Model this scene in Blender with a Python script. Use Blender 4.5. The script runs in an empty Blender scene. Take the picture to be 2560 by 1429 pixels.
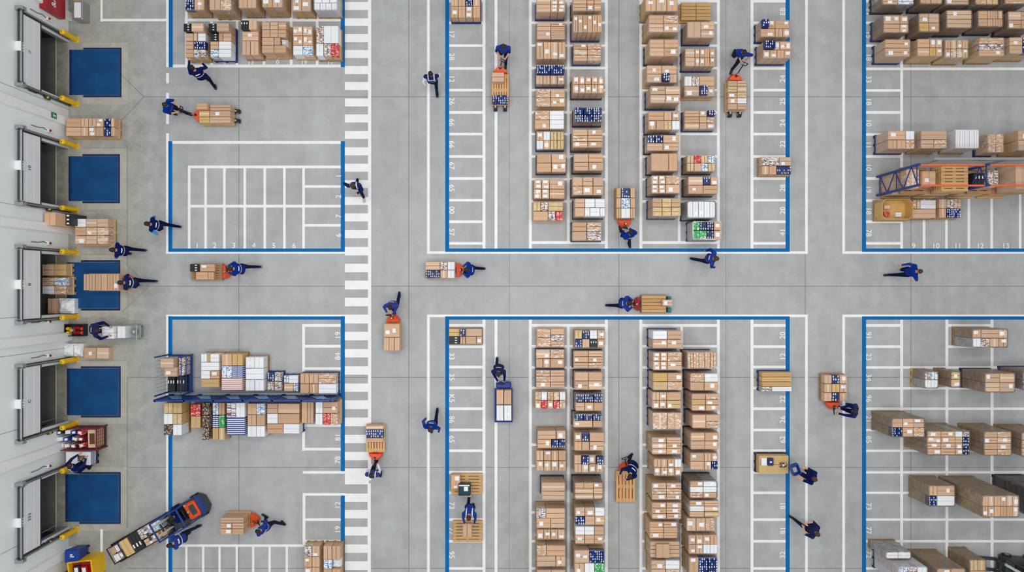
import bpy, bmesh, math, random
import numpy as np
from mathutils import Vector, Matrix
random.seed(11)
SC = bpy.context.scene
COL = SC.collection
H = 28.0          # camera height above the floor, metres
PPM = 62.5        # photo pixels per metre on the floor
PI = math.pi

def W(px, py, z=0.0):
    s = (H - z) / H / PPM
    return ((px - 1280.0) * s, (714.5 - py) * s)

def lin(c):
    out = []
    for v in c:
        v = v / 255.0
        out.append(v / 12.92 if v <= 0.04045 else ((v + 0.055) / 1.055) ** 2.4)
    return (out[0], out[1], out[2], 1.0)

# ------------------------------------------------------------------ materials
MATS = {}
def new_mat(name):
    m = bpy.data.materials.new(name)
    m.use_nodes = True
    nt = m.node_tree
    return m, nt, nt.nodes['Principled BSDF']

def mat(name, rgb, rough=0.6, metal=0.0, vary=0.0, noise=0.0, nscale=6.0, spec=0.4, emit=0.0):
    """plain colour with a little noise mottling and per-object variation"""
    if name in MATS: return MATS[name]
    m, nt, b = new_mat(name)
    b.inputs['Roughness'].default_value = rough
    b.inputs['Metallic'].default_value = metal
    b.inputs['Specular IOR Level'].default_value = spec
    b.inputs['Base Color'].default_value = lin(rgb)
    cur = None
    N = nt.nodes; L = nt.links
    if noise > 0 or vary > 0:
        hsv = N.new('ShaderNodeHueSaturation')
        hsv.inputs['Color'].default_value = lin(rgb)
        val = N.new('ShaderNodeMath'); val.operation = 'ADD'
        val.inputs[0].default_value = 1.0; val.inputs[1].default_value = 0.0
        if vary > 0:
            oi = N.new('ShaderNodeObjectInfo')
            mr = N.new('ShaderNodeMapRange')
            mr.inputs['To Min'].default_value = 1.0 - vary; mr.inputs['To Max'].default_value = 1.0 + vary
            L.new(oi.outputs['Random'], mr.inputs['Value']); L.new(mr.outputs['Result'], val.inputs[0])
            ms = N.new('ShaderNodeMath'); ms.operation = 'MULTIPLY'; ms.inputs[1].default_value = 37.7
            fr = N.new('ShaderNodeMath'); fr.operation = 'FRACT'
            mr2 = N.new('ShaderNodeMapRange')
            mr2.inputs['To Min'].default_value = 1.0 - vary; mr2.inputs['To Max'].default_value = 1.0 + vary
            L.new(oi.outputs['Random'], ms.inputs[0]); L.new(ms.outputs[0], fr.inputs[0])
            L.new(fr.outputs[0], mr2.inputs['Value']); L.new(mr2.outputs['Result'], hsv.inputs['Saturation'])
        if noise > 0:
            tc = N.new('ShaderNodeTexCoord')
            nz = N.new('ShaderNodeTexNoise'); nz.inputs['Scale'].default_value = nscale; nz.inputs['Detail'].default_value = 4
            L.new(tc.outputs['Object'], nz.inputs['Vector'])
            mr = N.new('ShaderNodeMapRange')
            mr.inputs['From Min'].default_value = 0.3; mr.inputs['From Max'].default_value = 0.7
            mr.inputs['To Min'].default_value = -noise; mr.inputs['To Max'].default_value = noise
            L.new(nz.outputs['Fac'], mr.inputs['Value']); L.new(mr.outputs['Result'], val.inputs[1])
        L.new(val.outputs[0], hsv.inputs['Value'])
        L.new(hsv.outputs['Color'], b.inputs['Base Color'])
    MATS[name] = m
    return m

def mat_patches(name, cols, scale=14.0, rough=0.5, stretch=(1, 1, 1), rnd=0.35):
    """printed surface: irregular cells in a few flat colours"""
    if name in MATS: return MATS[name]
    m, nt, b = new_mat(name); N = nt.nodes; L = nt.links
    tc = N.new('ShaderNodeTexCoord'); mp = N.new('ShaderNodeMapping'); mp.inputs['Scale'].default_value = stretch
    vo = N.new('ShaderNodeTexVoronoi'); vo.inputs['Scale'].default_value = scale; vo.inputs['Randomness'].default_value = rnd
    try: vo.distance = 'CHEBYCHEV'
    except Exception: pass
    oi = N.new('ShaderNodeObjectInfo'); ad = N.new('ShaderNodeVectorMath'); ad.operation = 'ADD'
    L.new(tc.outputs['Object'], mp.inputs['Vector']); L.new(mp.outputs['Vector'], ad.inputs[0])
    L.new(oi.outputs['Random'], ad.inputs[1]); L.new(ad.outputs['Vector'], vo.inputs['Vector'])
    sp = N.new('ShaderNodeSeparateColor'); L.new(vo.outputs['Color'], sp.inputs['Color'])
    cr = N.new('ShaderNodeValToRGB'); cr.color_ramp.interpolation = 'CONSTANT'
    el = cr.color_ramp.elements
    while len(el) < len(cols): el.new(0.5)
    for i, c in enumerate(cols):
        el[i].position = i / len(cols)
    for i, c in enumerate(cols):
        el[i].color = lin(c)
    L.new(sp.outputs['Red'], cr.inputs['Fac']); L.new(cr.outputs['Color'], b.inputs['Base Color'])
    b.inputs['Roughness'].default_value = rough
    MATS[name] = m
    return m

def mat_stripes(name, c1, c2, scale=8.0, axis='X', thr=0.5, rough=0.5):
    if name in MATS: return MATS[name]
    m, nt, b = new_mat(name); N = nt.nodes; L = nt.links
    tc = N.new('ShaderNodeTexCoord'); wv = N.new('ShaderNodeTexWave')
    wv.wave_type = 'BANDS'; wv.bands_direction = axis; wv.inputs['Scale'].default_value = scale
    wv.inputs['Distortion'].default_value = 0.3
    L.new(tc.outputs['Object'], wv.inputs['Vector'])
    cr = N.new('ShaderNodeValToRGB'); cr.color_ramp.interpolation = 'CONSTANT'
    cr.color_ramp.elements[0].color = lin(c1); cr.color_ramp.elements[1].color = lin(c2)
    cr.color_ramp.elements[1].position = thr
    L.new(wv.outputs['Fac'], cr.inputs['Fac']); L.new(cr.outputs['Color'], b.inputs['Base Color'])
    b.inputs['Roughness'].default_value = rough
    MATS[name] = m
    return m

def mat_film(name, rgb, opac, rough=0.25):
    if name in MATS: return MATS[name]
    m, nt, b = new_mat(name); N = nt.nodes; L = nt.links
    b.inputs['Base Color'].default_value = lin(rgb); b.inputs['Roughness'].default_value = rough
    b.inputs['Specular IOR Level'].default_value = 0.8
    tc = N.new('ShaderNodeTexCoord'); mp = N.new('ShaderNodeMapping'); mp.inputs['Scale'].default_value = (1.5, 1.5, 9)
    nz = N.new('ShaderNodeTexNoise'); nz.inputs['Scale'].default_value = 3.0; nz.inputs['Detail'].default_value = 5
    L.new(tc.outputs['Object'], mp.inputs['Vector']); L.new(mp.outputs['Vector'], nz.inputs['Vector'])
    mr = N.new('ShaderNodeMapRange'); mr.inputs['From Min'].default_value = 0.35; mr.inputs['From Max'].default_value = 0.7
    mr.inputs['To Min'].default_value = opac * 0.5; mr.inputs['To Max'].default_value = min(1.0, opac * 1.6)
    L.new(nz.outputs['Fac'], mr.inputs['Value']); L.new(mr.outputs['Result'], b.inputs['Alpha'])
    bp = N.new('ShaderNodeBump'); bp.inputs['Strength'].default_value = 0.4; bp.inputs['Distance'].default_value = 0.02
    L.new(nz.outputs['Fac'], bp.inputs['Height']); L.new(bp.outputs['Normal'], b.inputs['Normal'])
    MATS[name] = m
    return m

def mat_floor():
    m, nt, b = new_mat('polished_concrete'); N = nt.nodes; L = nt.links
    tc = N.new('ShaderNodeTexCoord')
    def noise(scale, detail, rough=0.55, vec=None):
        n = N.new('ShaderNodeTexNoise'); n.inputs['Scale'].default_value = scale; n.inputs['Detail'].default_value = detail
        n.inputs['Roughness'].default_value = rough
        L.new(vec or tc.outputs['Object'], n.inputs['Vector']); return n
    big = noise(0.28, 3); mid = noise(1.5, 6, 0.65); fine = noise(20, 3)
    sx = N.new('ShaderNodeSeparateXYZ'); L.new(tc.outputs['Object'], sx.inputs['Vector'])
    def mrange(src, a, b_, lo, hi):
        r = N.new('ShaderNodeMapRange'); r.inputs['From Min'].default_value = a; r.inputs['From Max'].default_value = b_
        r.inputs['To Min'].default_value = lo; r.inputs['To Max'].default_value = hi
        L.new(src, r.inputs['Value']); return r.outputs['Result']
    def math2(op, a, b_):
        q = N.new('ShaderNodeMath'); q.operation = op
        for i, v in enumerate((a, b_)):
            if isinstance(v, (int, float)): q.inputs[i].default_value = v
            else: L.new(v, q.inputs[i])
        return q.outputs[0]
    v = math2('ADD', mrange(big.outputs['Fac'], 0.35, 0.65, -0.05, 0.05), mrange(mid.outputs['Fac'], 0.38, 0.62, -0.07, 0.07))
    v = math2('ADD', v, mrange(fine.outputs['Fac'], 0.3, 0.7, -0.012, 0.012))
    # faint tyre-worn lanes running up and down the aisles
    mp = N.new('ShaderNodeMapping'); mp.inputs['Scale'].default_value = (1.6, 0.05, 1)
    L.new(tc.outputs['Object'], mp.inputs['Vector']); lane = noise(1.0, 3, 0.5, mp.outputs['Vector'])
    v = math2('ADD', v, mrange(lane.outputs['Fac'], 0.35, 0.7, 0.04, -0.05))
    # dark scuffs
    sc = noise(3.2, 8, 0.75); v = math2('ADD', v, mrange(sc.outputs['Fac'], 0.60, 0.76, 0.0, -0.16))
    ap = mrange(sx.outputs['X'], -15.2, -12.4, 1.0, 0.15)
    st = noise(2.4, 7, 0.7); v = math2('ADD', v, math2('MULTIPLY', ap, mrange(st.outputs['Fac'], 0.36, 0.64, -0.13, 0.10)))
    val = math2('ADD', v, 1.0)
    # warmer, dirtier apron near the dock wall
    apron = mrange(sx.outputs['X'], -15.5, -13.6, 1.0, 0.0)
    mx = N.new('ShaderNodeMix'); mx.data_type = 'RGBA'
    mx.inputs['A'].default_value = lin((174, 176, 177)); mx.inputs['B'].default_value = lin((166, 165, 157))
    L.new(apron, mx.inputs['Factor'])
    hs = N.new('ShaderNodeHueSaturation'); L.new(mx.outputs['Result'], hs.inputs['Color']); L.new(val, hs.inputs['Value'])
    L.new(hs.outputs['Color'], b.inputs['Base Color'])
    L.new(mrange(mid.outputs['Fac'], 0.3, 0.7, 0.42, 0.6), b.inputs['Roughness'])
    b.inputs['Specular IOR Level'].default_value = 0.35
    MATS['floor'] = m
    return m

def mat_wood(name, rgb, scale=5.0, vary=0.1):
    if name in MATS: return MATS[name]
    m, nt, b = new_mat(name); N = nt.nodes; L = nt.links
    tc = N.new('ShaderNodeTexCoord'); mp = N.new('ShaderNodeMapping'); mp.inputs['Scale'].default_value = (1.2, 12, 12)
    nz = N.new('ShaderNodeTexNoise'); nz.inputs['Scale'].default_value = scale; nz.inputs['Detail'].default_value = 5
    L.new(tc.outputs['Object'], mp.inputs['Vector']); L.new(mp.outputs['Vector'], nz.inputs['Vector'])
    mr = N.new('ShaderNodeMapRange'); mr.inputs['From Min'].default_value = 0.3; mr.inputs['From Max'].default_value = 0.7
    mr.inputs['To Min'].default_value = 1 - vary * 1.5; mr.inputs['To Max'].default_value = 1 + vary
    L.new(nz.outputs['Fac'], mr.inputs['Value'])
    hs = N.new('ShaderNodeHueSaturation'); hs.inputs['Color'].default_value = lin(rgb)
    oi = N.new('ShaderNodeObjectInfo'); mr2 = N.new('ShaderNodeMapRange'); mr2.inputs['To Min'].default_value = 1 - vary; mr2.inputs['To Max'].default_value = 1 + vary
    L.new(oi.outputs['Random'], mr2.inputs['Value'])
    mu = N.new('ShaderNodeMath'); mu.operation = 'MULTIPLY'; L.new(mr.outputs['Result'], mu.inputs[0]); L.new(mr2.outputs['Result'], mu.inputs[1])
    L.new(mu.outputs[0], hs.inputs['Value']); L.new(hs.outputs['Color'], b.inputs['Base Color'])
    b.inputs['Roughness'].default_value = 0.75
    MATS[name] = m
    return m

M = {}
def setup_mats():
    M['floor'] = mat_floor()
    M['white_paint'] = mat('white_floor_paint', (243, 243, 243), 0.5, noise=0.04, nscale=3)
    M['blue_paint'] = mat('blue_floor_paint', (14, 106, 174), 0.6, noise=0.07, nscale=1.2, spec=0.08)
    M['curb'] = mat('pale_pit_concrete', (178, 175, 163), 0.7, noise=0.10, nscale=3)
    M['stripe_side'] = mat_stripes('blue_white_side_stripes', (34, 66, 156), (238, 240, 246), 4.0, 'Z', 0.5)
    M['maroon'] = mat('maroon_enamel', (112, 26, 36), 0.45, noise=0.06)
    M['teal_case'] = mat('dark_teal_case', (14, 58, 70), 0.45, noise=0.12, nscale=8)
    M['joint'] = mat('joint_sealant', (128, 128, 126), 0.8)
    M['wall'] = mat('white_wall_panel', (240, 245, 246), 0.6, noise=0.03, nscale=0.8)
    M['white_metal'] = mat('white_painted_metal', (236, 239, 240), 0.4, noise=0.02)
    M['pilaster'] = mat('white_pilaster_paint', (244, 246, 246), 0.5, noise=0.02)
    M['grey_metal'] = mat('galvanised_metal', (165, 170, 172), 0.35, 0.6, noise=0.06)
    M['dark_metal'] = mat('dark_grey_metal', (70, 76, 80), 0.45, 0.4, noise=0.08)
    M['black'] = mat('black_plastic', (26, 27, 29), 0.45)
    M['rubber'] = mat('black_rubber', (32, 32, 34), 0.7, noise=0.1)
    M['dock_blue'] = mat('worn_blue_steel', (24, 74, 126), 0.6, noise=0.22, nscale=1.3, spec=0.12)
    M['dock_frame'] = mat('dark_blue_steel', (16, 42, 92), 0.6, noise=0.2, nscale=5)
    M['yellow'] = mat('safety_yellow', (246, 196, 12), 0.4, noise=0.05)
    M['orange'] = mat('orange_enamel', (236, 84, 34), 0.35, noise=0.05)
    M['rack_blue'] = mat('rack_blue_enamel', (26, 62, 132), 0.4, noise=0.08)
    M['rack_orange'] = mat('rack_orange_enamel', (232, 104, 56), 0.4, noise=0.06)
    M['blue_plastic'] = mat('blue_plastic', (18, 60, 148), 0.4, noise=0.05)
    M['pale_blue'] = mat('pale_blue_panel', (110, 158, 205), 0.4, noise=0.1)
    M['teal'] = mat('teal_plastic', (12, 110, 124), 0.4, noise=0.05)
    M['red'] = mat('red_enamel', (162, 26, 34), 0.4, noise=0.05)
    M['green'] = mat('green_sign', (18, 130, 84), 0.5)
    M['trailer'] = mat('trailer_floor', (104, 105, 102), 0.8, noise=0.15, nscale=2)
    M['apron'] = mat('dock_lip_concrete', (150, 148, 134), 0.8, noise=0.2, nscale=4)
    M['dark'] = mat('shading_enclosure', (44, 46, 48), 0.9)
    M['carton'] = mat('brown_cardboard', (212, 175, 144), 0.75, vary=0.12, noise=0.035, nscale=4)
    M['carton_tan'] = mat('tan_cardboard', (214, 180, 122), 0.75, vary=0.1, noise=0.05, nscale=4)
    M['tape'] = mat('packing_tape', (200, 160, 124), 0.3, vary=0.08)
    M['pale_tape'] = mat('pale_packing_tape', (226, 210, 190), 0.3, vary=0.06)
    M['seam'] = mat('carton_seam', (92, 66, 46), 0.9)
    M['white_card'] = mat('white_cardboard', (238, 240, 243), 0.6, vary=0.04, noise=0.02)
    M['white_seam'] = mat('white_carton_seam', (190, 196, 202), 0.7)
    M['sticker'] = mat_patches('printed_white_label', [(246, 246, 246), (250, 250, 250), (244, 246, 248), (250, 250, 250), (240, 242, 244), (222, 224, 228)], 30, 0.5, (1, 2.5, 1))
    M['navy_pack'] = mat('navy_pack_film', (24, 44, 104), 0.3, vary=0.2, noise=0.1)
    M['cap'] = mat('white_bottle_cap', (226, 232, 242), 0.35, vary=0.1)
    M['cap_blue'] = mat('blue_bottle_cap', (40, 82, 160), 0.35, vary=0.1)
    M['crate_black'] = mat('black_crate_plastic', (40, 42, 46), 0.45, vary=0.2)
    M['print'] = mat_patches('printed_carton', [(208,170,136),(212,174,140),(210,172,138),(230,214,200),(206,168,132),(186,140,112),(212,176,142),(236,228,222)], 13, 0.6, (1, 3.2, 1))
    M['mixed'] = mat_patches('mixed_prints', [(232,228,224),(226,222,216),(208,172,138),(90,80,84),(236,232,228),(196,150,120),(234,232,230),(86,100,150)], 18, 0.5, (1, 2.6, 1))
    M['pale_print'] = mat_patches('pale_blue_prints', [(236,240,244),(150,186,220),(232,238,242),(240,242,244),(90,130,190),(236,240,244)], 18, 0.45, (1, 2.2, 1))
    M['yellow_print'] = mat_patches('yellow_prints', [(214,182,138),(218,190,142),(226,210,170),(212,178,138),(214,194,120),(216,184,140)], 15, 0.6, (1, 2.4, 1))
    M['red_print'] = mat_patches('red_prints', [(214,52,58),(220,60,64),(210,48,54),(236,196,192),(214,50,58)], 20, 0.5, (1, 1.6, 1))
    M['green_print'] = mat_patches('green_prints', [(56,172,92),(64,180,100),(232,238,234),(50,160,84),(60,176,98)], 18, 0.4, (1, 1.8, 1))
    M['purple_print'] = mat_patches('purple_prints', [(236,234,238),(120,80,116),(240,240,244),(236,236,240),(150,110,140)], 12, 0.5, (.5, 3.5, 1))
    M['dark_print'] = mat_patches('dark_brown_prints', [(60,44,40),(206,186,166),(74,54,46),(54,40,36),(150,124,104)], 20, 0.5, (1.6, 1.6, 1))
    M['blue_stripe'] = mat_stripes('blue_white_stripes', (34, 66, 156), (238, 240, 246), 4.0, 'Y', 0.55)
    M['red_stripe'] = mat_stripes('red_white_stripes', (200, 96, 84), (240, 236, 232), 4.0, 'Y', 0.35)
    M['pallet_wood'] = mat_wood('pallet_pine', (212, 172, 118))
    M['pallet_brown'] = mat_wood('pallet_weathered', (168, 132, 92))
    M['pallet_grey'] = mat_wood('grey_weathered_wood', (132, 122, 98))
    M['pallet_blue'] = mat('blue_pallet_paint', (20, 52, 112), 0.6, noise=0.1, vary=0.1)
    M['pallet_dark'] = mat('dark_pallet_paint', (34, 38, 52), 0.6, noise=0.1)
    M['film'] = mat_film('clear_stretch_film', (196, 190, 184), 0.18)
    M['film_dark'] = mat_film('grey_stretch_film', (120, 112, 108), 0.5)
    M['film_white'] = mat_film('milky_stretch_film', (206, 208, 212), 0.6)
    M['skin'] = mat('skin', (214, 158, 126), 0.55, vary=0.1)
    M['hair'] = mat('dark_hair', (40, 30, 26), 0.6, vary=0.3)
    M['hair_brown'] = mat('brown_hair', (78, 44, 32), 0.6, vary=0.2)
    M['navy'] = mat('navy_workwear', (18, 30, 84), 0.85, vary=0.12, noise=0.08, nscale=9, spec=0.15)
    M['royal'] = mat('blue_workwear', (22, 50, 142), 0.85, vary=0.12, noise=0.08, nscale=9, spec=0.15)
    M['trouser'] = mat('dark_navy_trousers', (20, 26, 58), 0.9, vary=0.15, noise=0.08, nscale=9, spec=0.15)
    M['sky_shirt'] = mat('light_blue_shirt', (66, 140, 208), 0.85, noise=0.06, nscale=9, spec=0.15)
    M['white_cloth'] = mat('white_cloth', (226, 230, 236), 0.8, noise=0.04)
    M['reflect'] = mat('reflective_band', (226, 234, 246), 0.4)
    M['shoe'] = mat('black_shoe', (30, 28, 30), 0.5)
    M['shoe_light'] = mat('grey_shoe', (190, 192, 196), 0.5)
    M['eye'] = mat('eye_dark', (24, 18, 16), 0.3)
    M['lips'] = mat('lips', (170, 96, 86), 0.5)
    M['letters'] = mat('white_lettering', (240, 240, 240), 0.5)
setup_mats()

# ------------------------------------------------------------------ mesh builder
class MB:
    def __init__(s):
        s.v = []; s.f = []; s.m = []; s.mats = []
    def mi(s, m):
        if m not in s.mats: s.mats.append(m)
        return s.mats.index(m)
    def add(s, vs, fs, m, X=None):
        o = len(s.v); i = s.mi(m)
        if X is not None: vs = [X @ Vector(v) for v in vs]
        s.v += [tuple(v) for v in vs]
        for f in fs:
            s.f.append([o + k for k in f]); s.m.append(i)
        return s
    def box(s, x0, y0, z0, x1, y1, z1, m, c=0.0, X=None):
        """box with an optional chamfer on every edge of its top and on its uprights"""
        if c <= 0:
            vs = [(x0,y0,z0),(x1,y0,z0),(x1,y1,z0),(x0,y1,z0),(x0,y0,z1),(x1,y0,z1),(x1,y1,z1),(x0,y1,z1)]
            fs = [(0,3,2,1),(4,5,6,7),(0,1,5,4),(1,2,6,5),(2,3,7,6),(3,0,4,7)]
            return s.add(vs, fs, m, X)
        def ring(i, z):
            return [(x0+c+i,y0+i,z),(x1-c-i,y0+i,z),(x1-i,y0+c+i,z),(x1-i,y1-c-i,z),(x1-c-i,y1-i,z),(x0+c+i,y1-i,z),(x0+i,y1-c-i,z),(x0+i,y0+c+i,z)]
        vs = ring(0, z0) + ring(0, z1 - c) + ring(c * 0.9, z1)
        fs = [tuple(range(7, -1, -1)), tuple(range(16, 24))]
        for r in (0, 8):
            for k in range(8):
                fs.append((r + k, r + (k + 1) % 8, r + 8 + (k + 1) % 8, r + 8 + k))
        return s.add(vs, fs, m, X)
    def cyl(s, p0, p1, r0, r1, m, n=12, X=None):
        p0 = Vector(p0); p1 = Vector(p1); d = (p1 - p0)
        d = d.normalized() if d.length > 1e-9 else Vector((0, 0, 1))
        a = d.orthogonal().normalized(); b = d.cross(a)
        vs = []
        for p, r in ((p0, r0), (p1, r1)):
            for k in range(n):
                t = 2 * PI * k / n
                vs.append(p + a * (math.cos(t) * r) + b * (math.sin(t) * r))
        fs = [tuple(range(n - 1, -1, -1)), tuple(range(n, 2 * n))]
        for k in range(n): fs.append((k, (k + 1) % n, n + (k + 1) % n, n + k))
        return s.add(vs, fs, m, X)
    def tube(s, pts, r, m, n=8, closed=False, X=None):
        pts = [Vector(p) for p in pts]
        seq = list(zip(pts, pts[1:])) + ([(pts[-1], pts[0])] if closed else [])
        for a, b in seq:
            e = (b - a).normalized() * r * 0.4 if (b - a).length > 1e-9 else Vector((0, 0, 0))
            s.cyl(a - e, b + e, r, r, m, n, X)
        return s
    def bar(s, p0, p1, w, h, m, X=None):
        """rectangular bar from p0 to p1, w across, h in the other direction"""
        p0 = Vector(p0); p1 = Vector(p1); d = (p1 - p0).normalized()
        up = Vector((0, 0, 1)) if abs(d.z) < 0.9 else Vector((1, 0, 0))
        a = d.cross(up).normalized(); b = a.cross(d)
        vs = [p + a * (sx * w / 2) + b * (sy * h / 2) for p in (p0, p1) for sx, sy in ((-1,-1),(1,-1),(1,1),(-1,1))]
        fs = [(3,2,1,0),(4,5,6,7),(0,1,5,4),(1,2,6,5),(2,3,7,6),(3,0,4,7)]
        return s.add(vs, fs, m, X)
    def sphere(s, c, r, m, n=10, k=6, X=None):
        if isinstance(r, (int, float)): r = (r, r, r)
        vs = [(c[0], c[1], c[2] - r[2])]; fs = []
        for i in range(1, k):
            ph = -PI / 2 + PI * i / k
            for j in range(n):
                t = 2 * PI * j / n
                vs.append((c[0] + r[0] * math.cos(ph) * math.cos(t), c[1] + r[1] * math.cos(ph) * math.sin(t), c[2] + r[2] * math.sin(ph)))
        vs.append((c[0], c[1], c[2] + r[2]))
        for j in range(n): fs.append((0, 1 + (j + 1) % n, 1 + j))
        for i in range(k - 2):
            for j in range(n):
                a = 1 + i * n + j; b = 1 + i * n + (j + 1) % n
                fs.append((a, b, b + n, a + n))
        top = len(vs) - 1
        for j in range(n): fs.append((top, top - n + j, top - n + (j + 1) % n))
        return s.add(vs, fs, m, X)
    def mesh(s, name):
        me = bpy.data.meshes.new(name)
        me.from_pydata(s.v, [], s.f)
        for m in s.mats: me.materials.append(m)
        if s.f: me.polygons.foreach_set('material_index', s.m)
        me.update()
        return me

def link(name, me, parent=None, loc=(0, 0, 0), rz=0.0, smooth=False):
    o = bpy.data.objects.new(name, me); COL.objects.link(o)
    o.location = loc; o.rotation_euler = (0, 0, rz)
    if parent is not None: o.parent = parent
    if smooth: me.polygons.foreach_set('use_smooth', [True] * len(me.polygons))
    return o
def part(name, mb, parent, loc=(0, 0, 0), rz=0.0, label=None, smooth=False):
    o = link(name, mb.mesh(name), parent, loc, rz, smooth)
    if label: o['label'] = label
    return o
USED = {}
def tag(o, label, cat, group=None, kind=None):
    o['label'] = label; o['category'] = cat
    if group: o['group'] = group
    if kind: o['kind'] = kind
    USED.setdefault(label, []).append(o.name)
    return o
def root(name, label, cat, loc=(0, 0, 0), rz=0.0, group=None):
    o = link(name, None, None, loc, rz)
    o.empty_display_size = 0.2
    return tag(o, label, cat, group)
def solo(name, mb, label, cat, loc=(0, 0, 0), rz=0.0, group=None):
    return tag(link(name, mb.mesh(name), None, loc, rz), label, cat, group)
def struct(name, mb, parent=None, loc=(0, 0, 0)):
    o = link(name, mb.mesh(name), parent, loc)
    if parent is None: o['kind'] = 'structure'
    return o
def fit(*cands):
    for c in cands:
        c = ' '.join(c.split())
        if len(c.split()) <= 16: return c
    return c
ORD = ['first', 'second', 'third', 'fourth', 'fifth', 'sixth', 'seventh', 'eighth', 'ninth', 'tenth', 'eleventh', 'twelfth', 'thirteenth']

# ------------------------------------------------------------------ floor and paint
mb = MB()
FX0, FY0, FX1, FY1 = -17.78, -14.2, 24.5, 14.2
mb.box(FX0, FY0, -0.3, FX1, FY1, 0.0, M['floor'])
FLOOR = struct('floor', mb)

NSTRIP = [0]
def strip(mb, x0, y0, x1, y1, z, m):
    a = W(x0, y0); b = W(x1, y1)
    NSTRIP[0] += 1; z += NSTRIP[0] * 6e-6      # later coats of paint lie on earlier ones
    mb.box(a[0], b[1], 0.0002, b[0], a[1], z, m)
wl = MB(); bl = MB(); zl = MB()
T = 4.3
def V(x, y0, y1, t=T): strip(wl, x - t, y0, x + t, y1, 0.003, M['white_paint'])
def Hh(y, x0, x1, t=T): strip(wl, x0, y - t, x1, y + t, 0.003, M['white_paint'])
def VB(x, y0, y1): strip(bl, x - 5, y0, x + 5, y1, 0.006, M['blue_paint'])
def HB(y, x0, x1): strip(bl, x0, y - 4, x1, y + 4, 0.006, M['blue_paint'])
TOP, BOT = -90, 1520
# top-left block
V(419, TOP, 168, 3.5); VB(427, TOP, 168); VB(857, TOP, 168)
for x in (466, 529, 593, 660, 728, 793): V(x, TOP, 165, 3.3)
Hh(50, 462, 857, 3.3); Hh(165, 430, 855, 3.6); V(254, TOP, 54, 2.8); Hh(50, 251, 417, 3)
for a, b in ((183, 208), (232, 258), (280, 310), (333, 360)): V(419, a, b, 3.5)
# middle-left block
V(419, 340, 634, 3.6); VB(426, 353, 629); Hh(356, 430, 855, 3.4); VB(857, 353, 629)
Hh(417, 470, 855, 3.4); Hh(515, 470, 857, 3.4); HB(625, 421, 862); Hh(631, 415, 862, 3)
for x in (473, 514, 561, 612, 662, 711, 759): V(x, 414, 621, 3.2)
Hh(466, 760, 853, 3.2); Hh(563, 760, 853, 3.2)
# lower-left block
Hh(789, 415, 862, 3); HB(794.5, 421, 862); V(419, 787, BOT, 3.6); VB(426, 790, BOT); VB(857, 790, 1177); VB(857, 1238, BOT)
V(759, 810, 935, 3.4); V(759, 1060, 1126, 3.4)
for y in (813, 865, 921, 1063, 1122): Hh(y, 757, 853, 3.4)
Hh(1180, 757, 862, 3.4); Hh(1235, 757, 864, 3.4); V(760, 1235, 1362, 3.4)
Hh(1298, 757, 853, 3.2); Hh(1352, 757, 853, 3.2); Hh(1363, 440, 760, 3.2)
for x in (466, 508, 549, 592, 633, 674, 717): V(x, 1362, BOT, 2.8)
V(254, 1322, BOT, 3.2)
# zebra crossing
zb = [(-36, -16), (5, 25), (46, 65), (85, 105), (125, 145), (165, 185), (205, 225), (246, 266), (286, 306), (327, 347), (368, 388),
      (409, 429), (450, 470), (492, 512), (533, 553), (575, 595), (617, 638), (659, 680), (701, 723), (744, 765), (786, 808),
      (829, 850), (872, 893), (915, 936), (958, 979), (1000, 1022), (1043, 1065), (1086, 1107), (1129, 1150), (1170, 1210),
      (1233, 1254), (1274, 1295), (1316, 1338), (1360, 1381), (1402, 1424), (1446, 1468)]
for a, b in zb: strip(zl, 862, a, 922, b, 0.0035, M['white_paint'])
strip(zl, 920, TOP, 928, 1200, 0.0035, M['white_paint']); strip(zl, 919, 1208, 927, BOT, 0.0035, M['white_paint'])
# centre blocks
for (oy0, oy1, hy, by) in ((TOP, 634, 631, 625), (786, BOT, 789, 794.5)):
    V(1071, oy0, oy1, 3.4); V(2016, oy0, oy1, 3.4); Hh(hy, 1068, 2019.4, 3.2)
    b0, b1 = (oy0, 629) if oy0 < 0 else (790.5, oy1)
    VB(1118, b0, b1); VB(1969, b0, b1); HB(by, 1113, 1974)
    i0, i1 = (oy0, 621) if oy0 < 0 else (798.5, oy1)
    for x in (1210, 1240, 1326, 1516, 1602, 1796, 1880): V(x, i0, i1, 3.6)
    V(2109, oy0, oy1, 3.4); Hh(hy, 2106, 2640, 3.2); VB(2160, b0, b1); HB(by, 2155, 2640)
V(1421, TOP, 609, 3.4); V(1421, 810, BOT, 3.4); V(1698, TOP, 609, 3.4); V(1704, 810, BOT, 3)
for x0, x1 in ((1326, 1516), (1602, 1796)):
    Hh(606, x0, x1, 3.4); Hh(813, x0, x1, 3.4)
    for y in (3, 57, 114, 170, 225, 281, 335, 391, 448, 503): Hh(y, x0, x1, 3)
    for y in (865, 918, 969): Hh(y, x0, x1, 3)
    for y in (1111, 1164, 1280, 1352, 1420):
        Hh(y, x0, x0 + 16, 3); Hh(y, x1 - 16, x1, 3)
for y in (3, 57, 114, 171, 225, 281, 335, 391, 446, 500, 554, 608):
    Hh(y, 1123, 1210, 3.3); Hh(y, 1880, 1964, 3.3)
for y in (813, 866, 917, 969, 1021, 1074, 1126, 1180, 1231, 1298, 1352, 1420):
    Hh(y, 1123, 1210, 3.3); Hh(y, 1880, 1964, 3.3)
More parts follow.
